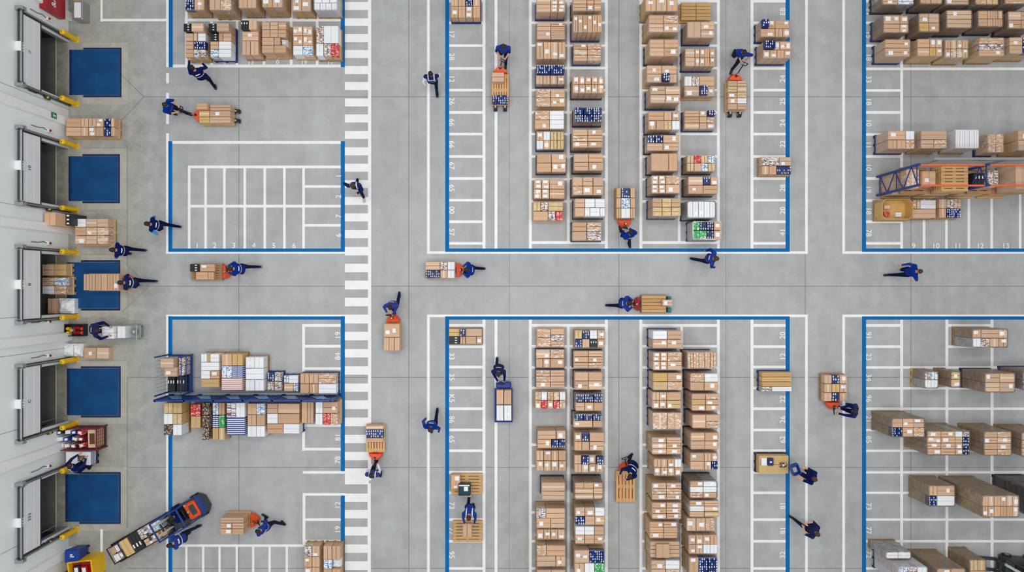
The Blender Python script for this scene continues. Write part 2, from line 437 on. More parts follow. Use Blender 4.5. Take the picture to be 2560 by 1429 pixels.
# right blocks
for y in (3, 57, 114, 226, 281, 336, 391, 446, 501, 554, 608): Hh(y, 2165, 2254, 3.3)
Hh(172, 2165, 2640, 3.2); V(2254, TOP, 621, 3.4)
for x in (2310, 2366, 2422, 2479, 2550): V(x, 480, 621, 3.2)
for x in (2254, 2367, 2480, 2593): V(x, 798.5, BOT, 3.6)
Hh(813, 2165, 2254, 3.3); Hh(866, 2165, 2254, 3.3); Hh(813, 2367, 2480, 3.3); Hh(866, 2367, 2480, 3.3)
for y in (918, 970, 1021, 1074, 1126, 1180, 1231, 1298, 1352): Hh(y, 2165, 2640, 3)
Hh(1420, 2165, 2254, 3)
part('white_line_markings', wl, FLOOR, label='white painted lines marking out the storage bays')
part('blue_line_markings', bl, FLOOR, label='blue painted border lines around the storage blocks')
part('zebra_crossing_stripes', zl, FLOOR, label='white zebra crossing stripes between the left and centre blocks')
jl = MB()
def joint(x0, y0, x1, y1, t=0.011):
    NSTRIP[0] += 1; z = 0.0008 + (NSTRIP[0] % 40) * 1.5e-5
    a = Vector((*W(x0, y0), z)); b = Vector((*W(x1, y1), z))
    jl.bar(a, b, t * 2, 0.0012, M['joint'])
for x in (597, 1022, 1547, 2013, 2277): joint(x, TOP, x, BOT)
for x in (1273, 1815): joint(x, TOP, x, BOT, 0.007)
for y in (242, 715, 943, 1168, 1420): joint(318 if y in (715,) else 358 if y == 242 else 318, y, 2640, y)
joint(318, 940, 318, 1320); joint(318, 360, 318, 660); joint(302, 186, 360, 242); joint(360, 242, 290, 316)
joint(305, 650, 372, 715, .008); joint(372, 715, 305, 780, .008)
for y in (105, 370, 636, 901, 1165): joint(205, y, 318, y, .006)
cm = MB()
for k, (x0, y0, x1, y1) in enumerate(((206, 104, 320, 260), (204, 370, 318, 524), (202, 636, 317, 792), (200, 900, 318, 1058), (198, 1164, 318, 1326))):
    for (a0, b0, a1, b1) in ((x0, y0, x1, y0 + 16), (x0, y1 - 16, x1, y1), (x1 - 17, y0 + 16, x1, y1 - 16)):
        p = W(a0, b0); q = W(a1, b1); cm.box(p[0], q[1], 0.0002, q[0], p[1], 0.0005, M['curb'])
part('dock_surrounds', cm, FLOOR, label='paler concrete surrounds of the dock leveller pits')
part('expansion_joints', jl, FLOOR, label='dark expansion joints between the concrete slabs')

def text_mesh(txt, size, m, depth=0.0):
    cu = bpy.data.curves.new('lettering', 'FONT'); cu.body = txt; cu.size = size
    cu.align_x = 'CENTER'; cu.align_y = 'CENTER'; cu.offset = 0.012 * size; cu.extrude = depth
    o = bpy.data.objects.new('lettering', cu); COL.objects.link(o)
    dg = bpy.context.evaluated_depsgraph_get()
    me = bpy.data.meshes.new_from_object(o.evaluated_get(dg))
    bpy.data.objects.remove(o); bpy.data.curves.remove(cu)
    me.materials.clear(); me.materials.append(m)
    return me
def number(txt, px, py, deg, h=13):
    x, y = W(px, py)
    o = link('bay_number', text_mesh(txt, h / PPM * 1.42, M['white_paint']), FLOOR, (x, y, 0.009), math.radians(deg))
    o['label'] = 'white painted bay number ' + txt
for t, x in zip('123456', (493, 537, 585, 635, 685, 735)): number(t, x, 614, 0)
for t, y in (('1', 440), ('2', 491), ('7', 540), ('6', 588)): number(t, 847, y, 90)
for t, x in (('1', 562), ('13', 627), ('0', 694), ('19', 760), ('17', 826)): number(t, x, 156, 0, 11)
for t, y in (('19', 838), ('84', 890), ('81', 1092), ('78', 1149), ('12', 1262), ('19', 1323)): number(t, 845, y, 90)
for t, y in (('17', 85), ('28', 142), ('12', 197), ('26', 253), ('66', 306), ('66', 361), ('67', 414), ('65', 470), ('00', 525), ('57', 580),
             ('33', 890), ('35', 942), ('K5', 995), ('86', 1048), ('65', 1097), ('73', 1263), ('77', 1327), ('95', 1386)): number(t, 1129, y, -90)
for t, y in (('EB', 29), ('24', 197), ('25', 253), ('24', 307), ('22', 360), ('28', 470), ('20', 526), ('41', 580),
             ('20', 838), ('12', 891), ('22', 997), ('26', 1048), ('62', 1098), ('81', 1263), ('81', 1325), ('32', 1386)): number(t, 1957, y, 90)
for t, y in (('11', 30), ('15', 87), ('18', 143), ('33', 198), ('18', 254), ('10', 307), ('11', 362), ('10', 418), ('19', 473), ('18', 527), ('78', 582),
             ('91', 838), ('23', 892), ('34', 943), ('96', 996), ('21', 1047), ('85', 1098), ('73', 1265), ('77', 1325), ('72', 1385)): number(t, 2171, y, -90)
for t, x in (('9', 2284), ('10', 2339), ('11', 2394), ('12', 2450), ('13', 2514)): number(t, x, 615, 0)
AMB = 0.46; LAMP = 590; CHECK = False
# ------------------------------------------------------------------ pallets, cartons, loads
def pallet_mesh(L, D, m, h=0.144, boards=7, along='x'):
    """L along x, D along y; boards run along x, three bearers with blocks"""
    mb = MB()
    if along == 'y': L, D = D, L
    R = Matrix.Rotation(PI / 2, 4, 'Z') if along == 'y' else None
    t = 0.022
    bw = D / boards * 0.74
    for i in range(boards):
        y = -D / 2 + bw / 2 + i * (D - bw) / (boards - 1)
        mb.box(-L / 2, y - bw / 2, h - t, L / 2, y + bw / 2, h, m, 0, R)
    for x in (-L / 2 + .07, 0, L / 2 - .07):
        mb.box(x - .07, -D / 2, h - 2 * t, x + .07, D / 2, h - t, m, 0, R)
        for y in (-D / 2 + .05, 0, D / 2 - .05):
            mb.box(x - .06, y - .05, t, x + .06, y + .05, h - 2 * t, m, 0, R)
    for y in (-D / 2 + .05, 0, D / 2 - .05):
        mb.box(-L / 2, y - .05, 0, L / 2, y + .05, t, m, 0, R)
    return mb

def carton_mb(w, d, h, m, seam, tape, hole=False):
    """carton standing at z=0, centred in x and y: chamfered top edges, closing flaps and a tape strip"""
    c = min(0.012, w * .06, d * .06); mb = MB()
    x0, x1, y0, y1 = -w / 2, w / 2, -d / 2, d / 2
    along_x = w >= d
    tw = 0.028 if tape is not seam else 0.008
    vs = [(x0,y0,0),(x1,y0,0),(x1,y1,0),(x0,y1,0),(x0,y0,h-c),(x1,y0,h-c),(x1,y1,h-c),(x0,y1,h-c)]
    xi0, xi1, yi0, yi1 = x0 + c, x1 - c, y0 + c, y1 - c
    if along_x:
        ys = [yi0, -tw, tw, yi1]
        for y in ys: vs += [(xi0, y, h), (xi1, y, h)]
        tops = [(8,9,11,10),(10,11,13,12),(12,13,15,14)]
        sides = [(4,5,9,8),(6,7,14,15),(5,6,15,13,11,9),(7,4,8,10,12,14)]
    else:
        xs = [xi0, -tw, tw, xi1]
        for x in xs: vs += [(x, yi0, h), (x, yi1, h)]
        tops = [(8,10,11,9),(10,12,13,11),(12,14,15,13)]
        sides = [(4,5,14,12,10,8),(6,7,9,11,13,15),(5,6,15,14),(7,4,8,9)]
    mb.add(vs, [(0,3,2,1),(0,1,5,4),(1,2,6,5),(2,3,7,6),(3,0,4,7), tops[0], tops[2]] + sides, m)
    mb.add(vs, [tops[1]], tape)
    # tape tongues running down the two end faces
    if tape is not seam and h > .1:
        e = .0015; q = .07
        if along_x:
            for sx, xx in ((-1, x0), (1, x1)):
                mb.box(min(xx, xx + sx * e), -tw, h - c - q, max(xx, xx + sx * e), tw, h - c, tape)
        else:
            for sy, yy in ((-1, y0), (1, y1)):
                mb.box(-tw, min(yy, yy + sy * e), h - c - q, tw, max(yy, yy + sy * e), h - c, tape)
    return mb

def bottles_mb(w, d, h):
    """shrink-wrapped pack: navy bottles standing on a tray with white and blue caps"""
    mb = MB(); hb = h * .8
    mb.box(-w/2, -d/2, 0, w/2, d/2, hb, M['navy_pack'], .015)
    nx = max(2, int(round(w / .085))); ny = max(2, int(round(d / .095)))
    px, py = w / nx, d / ny; r = min(px, py) * .42
    for i in range(nx):
        for j in range(ny):
            x = -w/2 + (i + .5) * px; y = -d/2 + (j + .5) * py
            mb.cyl((x, y, hb), (x, y, h - .02), r, r * .75, M['navy_pack'], 8)
            q = random.random()
            if q < .9:
                ox, oy = (random.random() - .5) * r * .5, (random.random() - .5) * r * .5
                mb.box(x + ox - r * .55, y + oy - r * .95, h - .02, x + ox + r * .55, y + oy + r * .95, h, M['cap'] if q < .66 else M['cap_blue'], r * .25)
    return mb

def crate_mb(w, d, h):
    """black stacking crate with ribbed lid and white tags"""
    mb = MB(); k = M['crate_black']
    mb.box(-w/2, -d/2, 0, w/2, d/2, h - .03, k, .01)
    n = 3
    if w >= d:
        for i in range(n):
            y = -d/2 + (i + .5) * d / n
            mb.box(-w/2 + .02, y - d / n * .36, h - .03, w/2 - .02, y + d / n * .36, h - .008, k, .006)
            mb.box(w * .05, y - d / n * .2, h - .009, w * .05 + w * .2, y + d / n * .2, h - .004, M['white_card'])
    else:
        for i in range(n):
            x = -w/2 + (i + .5) * w / n
            mb.box(x - w / n * .36, -d/2 + .02, h - .03, x + w / n * .36, d/2 - .02, h - .008, k, .006)
            mb.box(x - w / n * .2, d * .05, h - .009, x + w / n * .2, d * .25, h - .004, M['white_card'])
    return mb

def planks_mb(w, d, h):
    mb = MB(); n = 2 if max(w, d) > .5 else 1
    wd = random.choice([M['pallet_wood'], M['carton_tan'], M['pallet_wood']])
    mb.box(-w/2, -d/2, 0, w/2, d/2, h - .02, wd)
    for i in range(n):
        if w >= d: mb.box(-w/2, -d/2 + i * d / n + .012, h - .02, w/2, -d/2 + (i + 1) * d / n - .012, h, wd, .005)
        else: mb.box(-w/2 + i * w / n + .012, -d/2, h - .02, -w/2 + (i + 1) * w / n - .012, d/2, h, wd, .005)
    return mb

def bag_mb(w, d, h, m):
    """soft plastic-wrapped bundle with a crumpled top"""
    mb = MB(); n = 7; vs = []; fs = []
    for i in range(n):
        for j in range(n):
            u, v = i / (n - 1), j / (n - 1)
            e = min(u, 1 - u, v, 1 - v)
            z = h * (.62 + .38 * min(1, e * 4)) - random.random() * h * .14
            vs.append((-w/2 + u * w, -d/2 + v * d, z))
    for i in range(n - 1):
        for j in range(n - 1):
            a = i * n + j; fs.append((a, a + n, a + n + 1, a + 1))
    per = [(i, 0) for i in range(n)] + [(n - 1, j) for j in range(1, n)] + [(i, n - 1) for i in range(n - 2, -1, -1)] + [(0, j) for j in range(n - 2, 0, -1)]
    b = len(vs); k = len(per)
    for i, j in per:
        x, y, _ = vs[i * n + j]; vs.append((x * .97, y * .97, 0))
    for q in range(k):
        i, j = per[q]; i2, j2 = per[(q + 1) % k]
        fs.append((b + q, b + (q + 1) % k, i2 * n + j2, i * n + j))
    fs.append(tuple(b + q for q in range(k - 1, -1, -1)))
    mb.add(vs, fs, m)
    return mb

# letter : (object name, words for the label, material key, category)
KIND = {
 'B': ('carton', 'brown carton', 'carton', 'box'),
 'L': ('carton', 'brown carton with one white label', 'carton', 'box'),
 'D': ('carton', 'brown carton with two white labels', 'carton', 'box'),
 'T': ('printed_carton', 'printed brown carton', 'print', 'box'),
 'W': ('white_carton', 'white carton', 'white_card', 'box'),
 'N': ('bottle_pack', 'navy pack of white-capped bottles', 'navy_pack', 'bottle pack'),
 'K': ('black_crate', 'black lidded crate with white tags', 'crate_black', 'crate'),
 'Y': ('printed_carton', 'yellowish printed carton', 'yellow_print', 'box'),
 'R': ('printed_carton', 'red printed carton', 'red_print', 'box'),
 'G': ('printed_carton', 'green and white carton', 'green_print', 'box'),
 'P': ('printed_carton', 'pale blue and white carton', 'pale_print', 'box'),
 'M': ('printed_carton', 'multi-coloured printed carton', 'mixed', 'box'),
 'U': ('printed_carton', 'purple and white carton', 'purple_print', 'box'),
 'Q': ('printed_carton', 'dark brown patterned carton', 'dark_print', 'box'),
 'I': ('striped_carton', 'blue and white striped carton', 'blue_stripe', 'box'),
 'V': ('striped_carton', 'white carton with blue-striped sides', 'stripe_side', 'box'),
 'J': ('striped_carton', 'red and white striped carton', 'red_stripe', 'box'),
 'O': ('plank_bundle', 'bundle of bare wooden boards', 'pallet_wood', 'boards'),
 'S': ('wrapped_bundle', 'crumpled plastic-wrapped bundle', 'film_white', 'bundle'),
 'C': ('carton', 'tan carton', 'carton_tan', 'box'),
}
PLURAL = {'B': 'brown cartons', 'L': 'labelled brown cartons', 'D': 'labelled brown cartons', 'T': 'printed cartons', 'W': 'white cartons', 'N': 'navy bottle packs', 'K': 'black crates',
 'Y': 'yellowish cartons', 'R': 'a red carton', 'G': 'green cartons', 'P': 'pale blue cartons', 'M': 'multi-coloured cartons', 'U': 'purple cartons', 'Q': 'dark patterned cartons',
 'I': 'blue-striped cartons', 'V': 'striped cartons', 'J': 'red-striped cartons', 'O': 'wooden boards', 'S': 'plastic bundles', 'C': 'tan cartons'}

def sticker_on(o, w, d, h, n):
    for k in range(n):
        aw, ad = w, d; ox = oy = 0.0
        if n == 2:          # one label on each half of the top
            if w >= d: aw = w / 2; ox = (-.25 + .5 * k) * w
            else: ad = d / 2; oy = (-.25 + .5 * k) * d
        lw = min(.12 + .09 * random.random(), aw * .6); ld = min(.09 + .08 * random.random(), ad * .6)
        x = ox + (random.random() - .5) * max(0, aw - lw - .06); y = oy + (random.random() - .5) * max(0, ad - ld - .05)
        mb = MB().box(x - lw/2, y - ld/2, h - .001, x + lw/2, y + ld/2, h + .003, M['sticker'])
        part('shipping_label', mb, o)

def make_item(t, w, d, h, parent=None, loc=(0, 0, 0), rz=0.0, stickers=True):
    name, words, mk, cat = KIND[t]; m = M[mk]
    if t == 'N': mb = bottles_mb(w, d, h)
    elif t == 'K': mb = crate_mb(w, d, h)
    elif t == 'O': mb = planks_mb(w, d, h)
    elif t == 'V':
        mb = MB().box(-w/2, -d/2, 0, w/2, d/2, h - .03, m); mb.box(-w/2, -d/2, h - .03, w/2, d/2, h, M['white_card'], .012)
        mb.box(-w*.02, -d*.2, h, w*.30, d*.22, h + .003, M['dark_print'])
    elif t == 'S': mb = bag_mb(w, d, h, M['white_card'])
    elif t == 'W': mb = carton_mb(w, d, h, m, M['white_seam'], M['white_seam'])
    elif t in 'YRGPMUQIJ': mb = carton_mb(w, d, h, m, M['seam'], M['seam'])
    else:
        q = random.random()
        mb = carton_mb(w, d, h, m, M['seam'], M['seam'] if q < .35 else (M['tape'] if q < .85 else M['pale_tape']))
    o = link(name, mb.mesh(name), parent, loc, rz)
    if stickers:
        ns = {'L': 1, 'D': 2}.get(t, 0)
        if t in 'BC' and parent is not None and random.random() < .3: ns = 1
        if t == 'W' and random.random() < .15: ns = 1
        if ns: sticker_on(o, w, d, h, ns)
    return o

def parse(layout):
    """'2:BB/BNB' -> list of cells (u0, v0, u1, v1, type, dh), v down the photo; a leading | swaps rows and columns"""
    swap = layout.startswith('|'); layout = layout.lstrip('|')
    rows = []
    for r in layout.split('/'):
        wt = 1.0
        if ':' in r: a, r = r.split(':'); wt = float(a)
        cells = []; i = 0
        while i < len(r):
            ch = r[i]; i += 1; w = 1; dh = 0
            while i < len(r) and r[i] in '0123456789+-':
                if r[i] == '+': dh += 1
                elif r[i] == '-': dh -= 1
                else: w = int(r[i])
                i += 1
            cells.append((ch, w, dh))
        rows.append((wt, cells))
    tot = sum(r[0] for r in rows); out = []; v = 0
    for ri, (wt, cells) in enumerate(rows):
        cw = sum(c[1] for c in cells); u = 0
        for ci, (ch, w, dh) in enumerate(cells):
            q = (u / cw, v / tot, (u + w) / cw, (v + wt) / tot)
            if swap: q = (q[1], q[0], q[3], q[2])
            nm = (ri, ci, len(rows), len(cells)) if not swap else (ci, ri, len(cells), len(rows))
            out.append((*q, ch, dh, nm)); u += w
        v += wt
    return out

LOADS = []
def L(x0, y0, x1, y1, z, layout, desc, base='wood', kind='wrap', film='film', z0=0.0, ang=0.0, group=None, pad=0.025):
    cx, cy = W((x0 + x1) / 2, (y0 + y1) / 2, z)
    s = (H - z) / H / PPM
    d = dict(cx=cx, cy=cy, w=(x1 - x0) * s, d=(y1 - y0) * s, z=z, layout=layout, desc=desc, base=base, kind=kind, film=film, z0=z0, ang=ang, group=group, pad=pad)
    LOADS.append(d); return d

def separate():
    """keep neighbouring footprints from running into one another"""
    for _ in range(6):
        for i, a in enumerate(LOADS):
            for b in LOADS[i + 1:]:
                if a['ang'] or b['ang']: continue
                if a['z0'] > .5 or b['z0'] > .5: continue
                g = .012 + a['pad'] + b['pad']
                ox = (a['w'] + b['w']) / 2 + g - abs(a['cx'] - b['cx'])
                oy = (a['d'] + b['d']) / 2 + g - abs(a['cy'] - b['cy'])
                if ox <= 0.001 or oy <= 0.001: continue
                if ox < oy:
                    sg = 1 if a['cx'] < b['cx'] else -1
                    a['w'] -= ox / 2; b['w'] -= ox / 2; a['cx'] -= sg * ox / 4; b['cx'] += sg * ox / 4
                else:
                    sg = 1 if a['cy'] < b['cy'] else -1
                    a['d'] -= oy / 2; b['d'] -= oy / 2; a['cy'] -= sg * oy / 4; b['cy'] += sg * oy / 4

BASES = {'wood': 'pallet_wood', 'brown': 'pallet_brown', 'blue': 'pallet_blue', 'dark': 'pallet_dark', 'grey': 'pallet_grey'}
BASEWORD = {'wood': 'pale wooden', 'brown': 'brown wooden', 'blue': 'blue', 'dark': 'dark', 'grey': 'grey wooden'}
LABELCOUNT = {}
def contents(layout):
    cs = {}
    for c in parse(layout):
        k = PLURAL.get(c[4])
        if k: cs[k] = cs.get(k, 0) + (c[2] - c[0]) * (c[3] - c[1])
    ks = sorted(cs, key=lambda k: -cs[k])
    if len(ks) > 1 and ks[0] in ('brown cartons', 'labelled brown cartons') and ks[1] in ('brown cartons', 'labelled brown cartons'):
        ks = ['labelled brown cartons'] + ks[2:]
    return ks[0] + (' and ' + ks[1] if len(ks) > 1 else '')

def build_load(d):
    cells = parse(d['layout']); R = random.Random(hash(d['desc']) & 0xffff if False else int(abs(d['cx'] * 977 + d['cy'] * 613) * 10))
    z0 = d['z0']; ph = 0.144 if d['base'] else 0.0
    w, dd = d['w'], d['d']
    X = Matrix.Rotation(d['ang'], 3, 'Z')
    wrap = d['kind'] == 'wrap'
    if wrap:
        ct = contents(d['layout']); c1 = ct.split(' and ')[0]
        lab = fit('wrapped pallet of ' + ct + ', ' + d['desc'], 'wrapped load of ' + ct + ', ' + d['desc'], 'wrapped ' + ct + ', ' + d['desc'], 'wrapped load of ' + c1 + ', ' + d['desc'], 'wrapped ' + c1 + ', ' + d['desc'])
        r = root('wrapped_pallet_load', lab, 'pallet load', (d['cx'], d['cy'], z0), d['ang'], d['group'])
    if d['base']:
        al = 'x' if w >= dd else 'y'
        mbp = pallet_mesh(w + d['pad'] * 2, dd + d['pad'] * 2, M[BASES[d['base']]], along=al)
        if wrap: part('pallet', mbp, r)
        else:
            o = solo('pallet', mbp, BASEWORD[d['base']] + ' pallet ' + d['desc'], 'pallet', (d['cx'], d['cy'], z0), d['ang'], d['group'])
    tops = []
    for (u0, v0, u1, v1, t, dh, nm) in cells:
        if t == 'E': continue
        top = d['z'] + dh * .2 - (.012 * R.random())
        zb = z0 + ph
        if top - zb < .06: top = zb + .06
        hh = top - zb
        g = .009
        bw = (u1 - u0) * w - 2 * g; bd = (v1 - v0) * dd - 2 * g
        n = 1
        if dh > 0 and hh > .3: lay = None
        n = max(1, int(round(hh / .40)))
        if t in 'NKYRGPMUJ' and n == 1 and hh > .34: n = 2
        if t == 'O': n = max(1, int(round(hh / .12)))
        hs = [hh / n] * n
        if n >= 2 and t in 'NKYRGPMUJ':
            tk = min(hs[0], .26); hs = [(hh - tk) / (n - 1)] * (n - 1) + [tk]
        z = zb
        for k in range(n):
            tp = t if (k == n - 1 or t in 'WOIQSKV') else ('C' if d['base'] == 'brown' else 'B')
            last = k == n - 1
            jx = (R.random() - .5) * .008 if last else 0
            lx = (u0 + u1 - 1) / 2 * w + jx; ly = -(v0 + v1 - 1) / 2 * dd
            rz = (R.random() - .5) * .02 if last else 0
            sw = (1 - .015 * R.random()) if last else .985
            if wrap:
                make_item(tp, bw * sw, bd * sw, hs[k] - .003, r, (lx, ly, z), rz)
            else:
                p = X @ Vector((lx, ly, 0))
                o = make_item(tp, bw * sw, bd * sw, hs[k] - .003, None, (d['cx'] + p.x, d['cy'] + p.y, z), d['ang'] + rz)
                ri, ci, nr, nc = nm
                if nr == 1 and nc == 1: pos = ''
                else:
                    vv = (v0 + v1) / 2; uu = (u0 + u1) / 2
                    a = '' if nr == 1 else (('upper', 'lower')[ri] if nr == 2 else ('upper', 'middle', 'lower')[ri] if nr == 3 else ORD[ri])
                    b = '' if nc == 1 else (('left', 'right')[ci] if nc == 2 else ('left', 'centre', 'right')[ci] if nc == 3 else ORD[ci] + '-from-left')
                    pos = (a + ' ' + b).strip()
                    if nr > 3: pos = (a + '-row ' + b).strip()
                words = KIND[tp][1]
                short = words.replace(' with one white label', '').replace(' with two white labels', ' twice-labelled').replace(' of white-capped bottles', '').replace(' lidded crate with white tags', ' crate').replace('printed ', '').replace(' and white', '')
                if 'L' == tp: short = 'labelled ' + short
                if 'D' == tp: short = 'twice-labelled brown carton'
                if last: lab = fit(words + (', ' + pos if pos else '') + ' on the load ' + d['desc'], short + (', ' + pos if pos else '') + ' on the load ' + d['desc'], short + (', ' + pos if pos else '') + ' on load ' + d['desc'], short + (', ' + pos if pos else '') + ' ' + d['desc'])
                else:
                    lev = 'under-layer' if n == 2 else ('bottom', 'second', 'third', 'fourth', 'fifth')[k] + '-layer'
                    lab = fit(*[lev + ' ' + ww + ', ' + (pos + ' ' if pos else '') + on + d['desc'] for ww in (words, short) for on in ('on the load ', 'on load ', '')])
                tag(o, lab, KIND[tp][3], 'loose goods ' + d['desc'])
            z += hs[k]
        tops.append(top)
    if wrap and d['film']:
        zt = min(tops) + .004; zb = z0 + .03; o_ = .014; c = .05
        hw, hd = w / 2 + o_, dd / 2 + o_
        mb = MB()
        def ring(z, i=0.0):
            return [(-hw+c+i,-hd+i,z),(hw-c-i,-hd+i,z),(hw-i,-hd+c+i,z),(hw-i,hd-c-i,z),(hw-c-i,hd-i,z),(-hw+c+i,hd-i,z),(-hw+i,hd-c-i,z),(-hw+i,-hd+c+i,z)]
        vs = ring(zb) + ring(zt) + ring(zt + .006, .045); fs = []
        for k0 in (0, 8):
            for k in range(8): fs.append((k0 + k, k0 + (k + 1) % 8, k0 + 8 + (k + 1) % 8, k0 + 8 + k))
        mb.add(vs, fs, M[d['film']])
        part('stretch_film', mb, r)

def column(desc, items, **kw):
    n = len(items)
    for i, it in enumerate(items):
        k = dict(kw); k.update(it[6] if len(it) > 6 else {})
        pos = ORD[i] + ' from top in ' + desc
        if i == n - 1 and i > 0: pos = 'bottom one in ' + desc
        L(*it[:6], pos, **k)
def rowof(desc, items, **kw):
    n = len(items)
    for i, it in enumerate(items):
        k = dict(kw); k.update(it[6] if len(it) > 6 else {})
        L(*it[:6], ORD[i] + ' from left in ' + desc, **k)

b_, w_, d_, br = dict(base='blue'), dict(base='wood'), dict(base='dark'), dict(base='brown')
g1 = 'wrapped pallet loads above the cross aisle'
column('first long column above the aisle', [
 (1341,-8,1413,30,.9,'B2D1D1/B2D1D1',b_), (1342,55,1413,98,.5,'|BB/BBBB',br), (1341,104,1414,147,.62,'LLLL',br),
 (1340,165,1411,210,.55,'N+2N+2/BBBB',b_), (1340,222,1413,266,.5,'TL/TD',w_), (1337,276,1411,322,.5,'TW/BW',br),
 (1341,328,1410,373,.42,'LWYY/WBYY',b_), (1342,384,1415,430,.62,'BL/BD',d_), (1335,448,1412,496,.6,'D1D1B2/D1D1B2',br),
 (1333,504,1408,551,.5,'Y1M1Y2/B2M1R1',w_)], group=g1)
column('second long column above the aisle', [
 (1432,-8,1503,27,1.0,'B2B1B1/B2B1B1',d_), (1433,37,1505,80,1.1,'LLLLLL',b_), (1434,108,1503,152,.6,'BT/TT/BT',b_),
 (1432,190,1510,232,1.0,'LLLLL/LLLLL',d_), (1436,267,1506,305,.85,'NNN/NNN',d_), (1432,323,1507,368,1.0,'B1B1/T1B1/L1L1',d_),
 (1435,384,1508,426,.9,'BB/BL',d_), (1432,442,1508,487,.9,'BBB/TBB',d_), (1437,496,1513,541,1.0,'B1W1W1/B2W1W2W1',d_),
 (1431,555,1504,601,.6,'BT/BM',d_)], group=g1)
column('third long column above the aisle', [
 (1614,-15,1694,28,1.2,'LBL',br), (1622,37,1697,80,1.3,'BT/BD',br), (1624,98,1697,140,1.2,'BB/BB',d_), (1617,163,1692,206,.85,'B1B1/L2N+1B1',w_),
 (1626,215,1701,257,1.1,'LB/BD',b_), (1621,278,1700,324,.95,'B2B1B1/B1B1Y1W1',b_), (1618,337,1698,377,.75,'N1N1B2/B2L2',d_),
 (1628,383,1694,427,1.1,'B2B1',d_), (1629,438,1700,483,1.1,'D1D1T2/D1D1L2',b_), (1632,495,1702,540,1.2,'B1Y1B1/Y1Y1Y1',b_)], group=g1)
column('fourth long column above the aisle', [
 (1703,6,1778,50,.36,'OO/OO/OO/OO/OO',dict(base='wood', film=None)), (1718,54,1787,94,.95,'|B/BL',b_), (1713,121,1787,165,.8,'B2B1L1B1L1/B2B1B1B1L1',b_),
 (1711,190,1787,240,.62,'W1M1B2/L2N+1L1',w_), (1711,276,1787,322,.5,'B2B1N+1/B2B1T1/B2B1L1',b_), (1718,387,1788,428,.85,'B1R1Y1P1/Y1B1P1Y1',d_),
 (1721,441,1795,484,1.0,'B2N1L1/B2B2',d_), (1718,502,1789,545,1.1,'WWWWW',dict(base='dark', film='film_dark')), (1732,553,1803,598,1.0,'G1N1N1B1/G1G1N1L1',dict(base='blue', film='film_white'))], group=g1)
column('right-hand numbered bays above the aisle', [
 (1902,50,1975,92,.75,'N+1L1B2/B2B1L1',b_), (1908,103,1978,145,.9,'N+2B1D2/L1L1B1L1',b_)], group='wrapped pallet loads by the right-hand bays')
g2 = 'wrapped pallet loads below the cross aisle'
column('first long column below the aisle', [
 (1342,821,1411,867,.42,'|TT/BMT',w_), (1340,873,1411,919,.42,'B1T1/B1B1L2',d_), (1340,925,1412,969,.5,'TB/TB/LB',b_), (1338,979,1414,1022,.55,'TWTTW/BRBRT',w_),
 (1344,1076,1414,1120,.75,'B2L1/L2N1N1',br), (1341,1126,1415,1177,.6,'BBBB/LLLL',w_), (1354,1206,1413,1249,1.05,'B1/B1',d_), (1341,1270,1413,1320,.85,'M1B2/B1B1',br),
 (1342,1323,1412,1348,.8,'LLLL',br), (1342,1363,1414,1416,.9,'T1B2/B2L1',br), (1342,1424,1414,1470,.9,'BB/BB',br)], group=g2)
column('second long column below the aisle', [
 (1437,825,1512,869,.5,'Y1N1W1L1/N1B1K1L1',br), (1434,877,1508,920,.62,'BB/LB/BT',d_), (1437,930,1506,974,.85,'BB/LL',d_), (1439,984,1507,1027,.85,'N1N1N1/B1B1B1',d_),
 (1434,1034,1506,1068,.8,'N1N1N1/B2B1',d_), (1436,1081,1511,1126,.95,'L1N1B2/B1B1B2',br), (1436,1137,1508,1181,.7,'B1N+1L1N+1/B1L1B1L1',br), (1436,1206,1508,1248,1.15,'B1B1L1/B2B1/B2B1',dict(base='dark', film='film_dark')),
 (1438,1268,1512,1312,1.05,'L1L1W1/N1B1C1',br), (1438,1315,1510,1359,.9,'W1W1B1/L1B1L1',br), (1436,1375,1512,1440,1.0,'D1N1/B1W1G1',br)], group=g2)
column('third long column below the aisle', [
 (1632,826,1705,870,1.1,'WB/LL',b_), (1633,880,1705,925,1.1,'D1D1T2/D1D1L2',b_), (1633,932,1706,975,1.1,'CL/CT',b_), (1631,980,1703,1021,1.1,'B1L1B2/B1L1C2',b_),
 (1632,1031,1705,1073,1.1,'TT',b_), (1630,1093,1703,1135,1.1,'LB/LL/LL',br), (1635,1147,1704,1189,1.2,'B1B1L1W1/B1L1L1L1',br), (1630,1207,1703,1249,1.2,'BL/TT/LL',br),
 (1630,1256,1703,1297,1.2,'LL/LL/LL',br), (1624,1304,1694,1345,1.05,'LL/BB/BB',br), (1625,1353,1700,1393,1.0,'B/B',br), (1628,1400,1700,1445,1.0,'LW/BT',br)], group=g2)
column('fourth long column below the aisle', [
 (1719,880,1791,921,1.1,'TTTTT',d_), (1726,933,1796,976,1.2,'T1W1/B1L1',d_), (1730,984,1799,1026,1.3,'BT/CL/BL',d_), (1731,1036,1799,1070,1.3,'|B2/BT',b_),
 (1727,1081,1798,1123,1.25,'BL/BB',d_), (1726,1132,1796,1174,1.2,'L2B1L1/B2B1N1',d_), (1724,1202,1793,1245,1.25,'L1W1/W1W1/T1L1',dict(base='dark', film='film_dark')), (1724,1251,1798,1292,1.2,'BB/WL/BC',br),
 (1717,1294,1787,1327,1.05,'LLT',br), (1722,1337,1794,1384,1.1,'L1B1L1B1/B1L1W1W1',br), (1723,1393,1795,1440,1.1,'B1N1N1',br)], group=g2)
g3 = 'wrapped pallet loads in the upper right block'
fd = dict(film='film_dark')
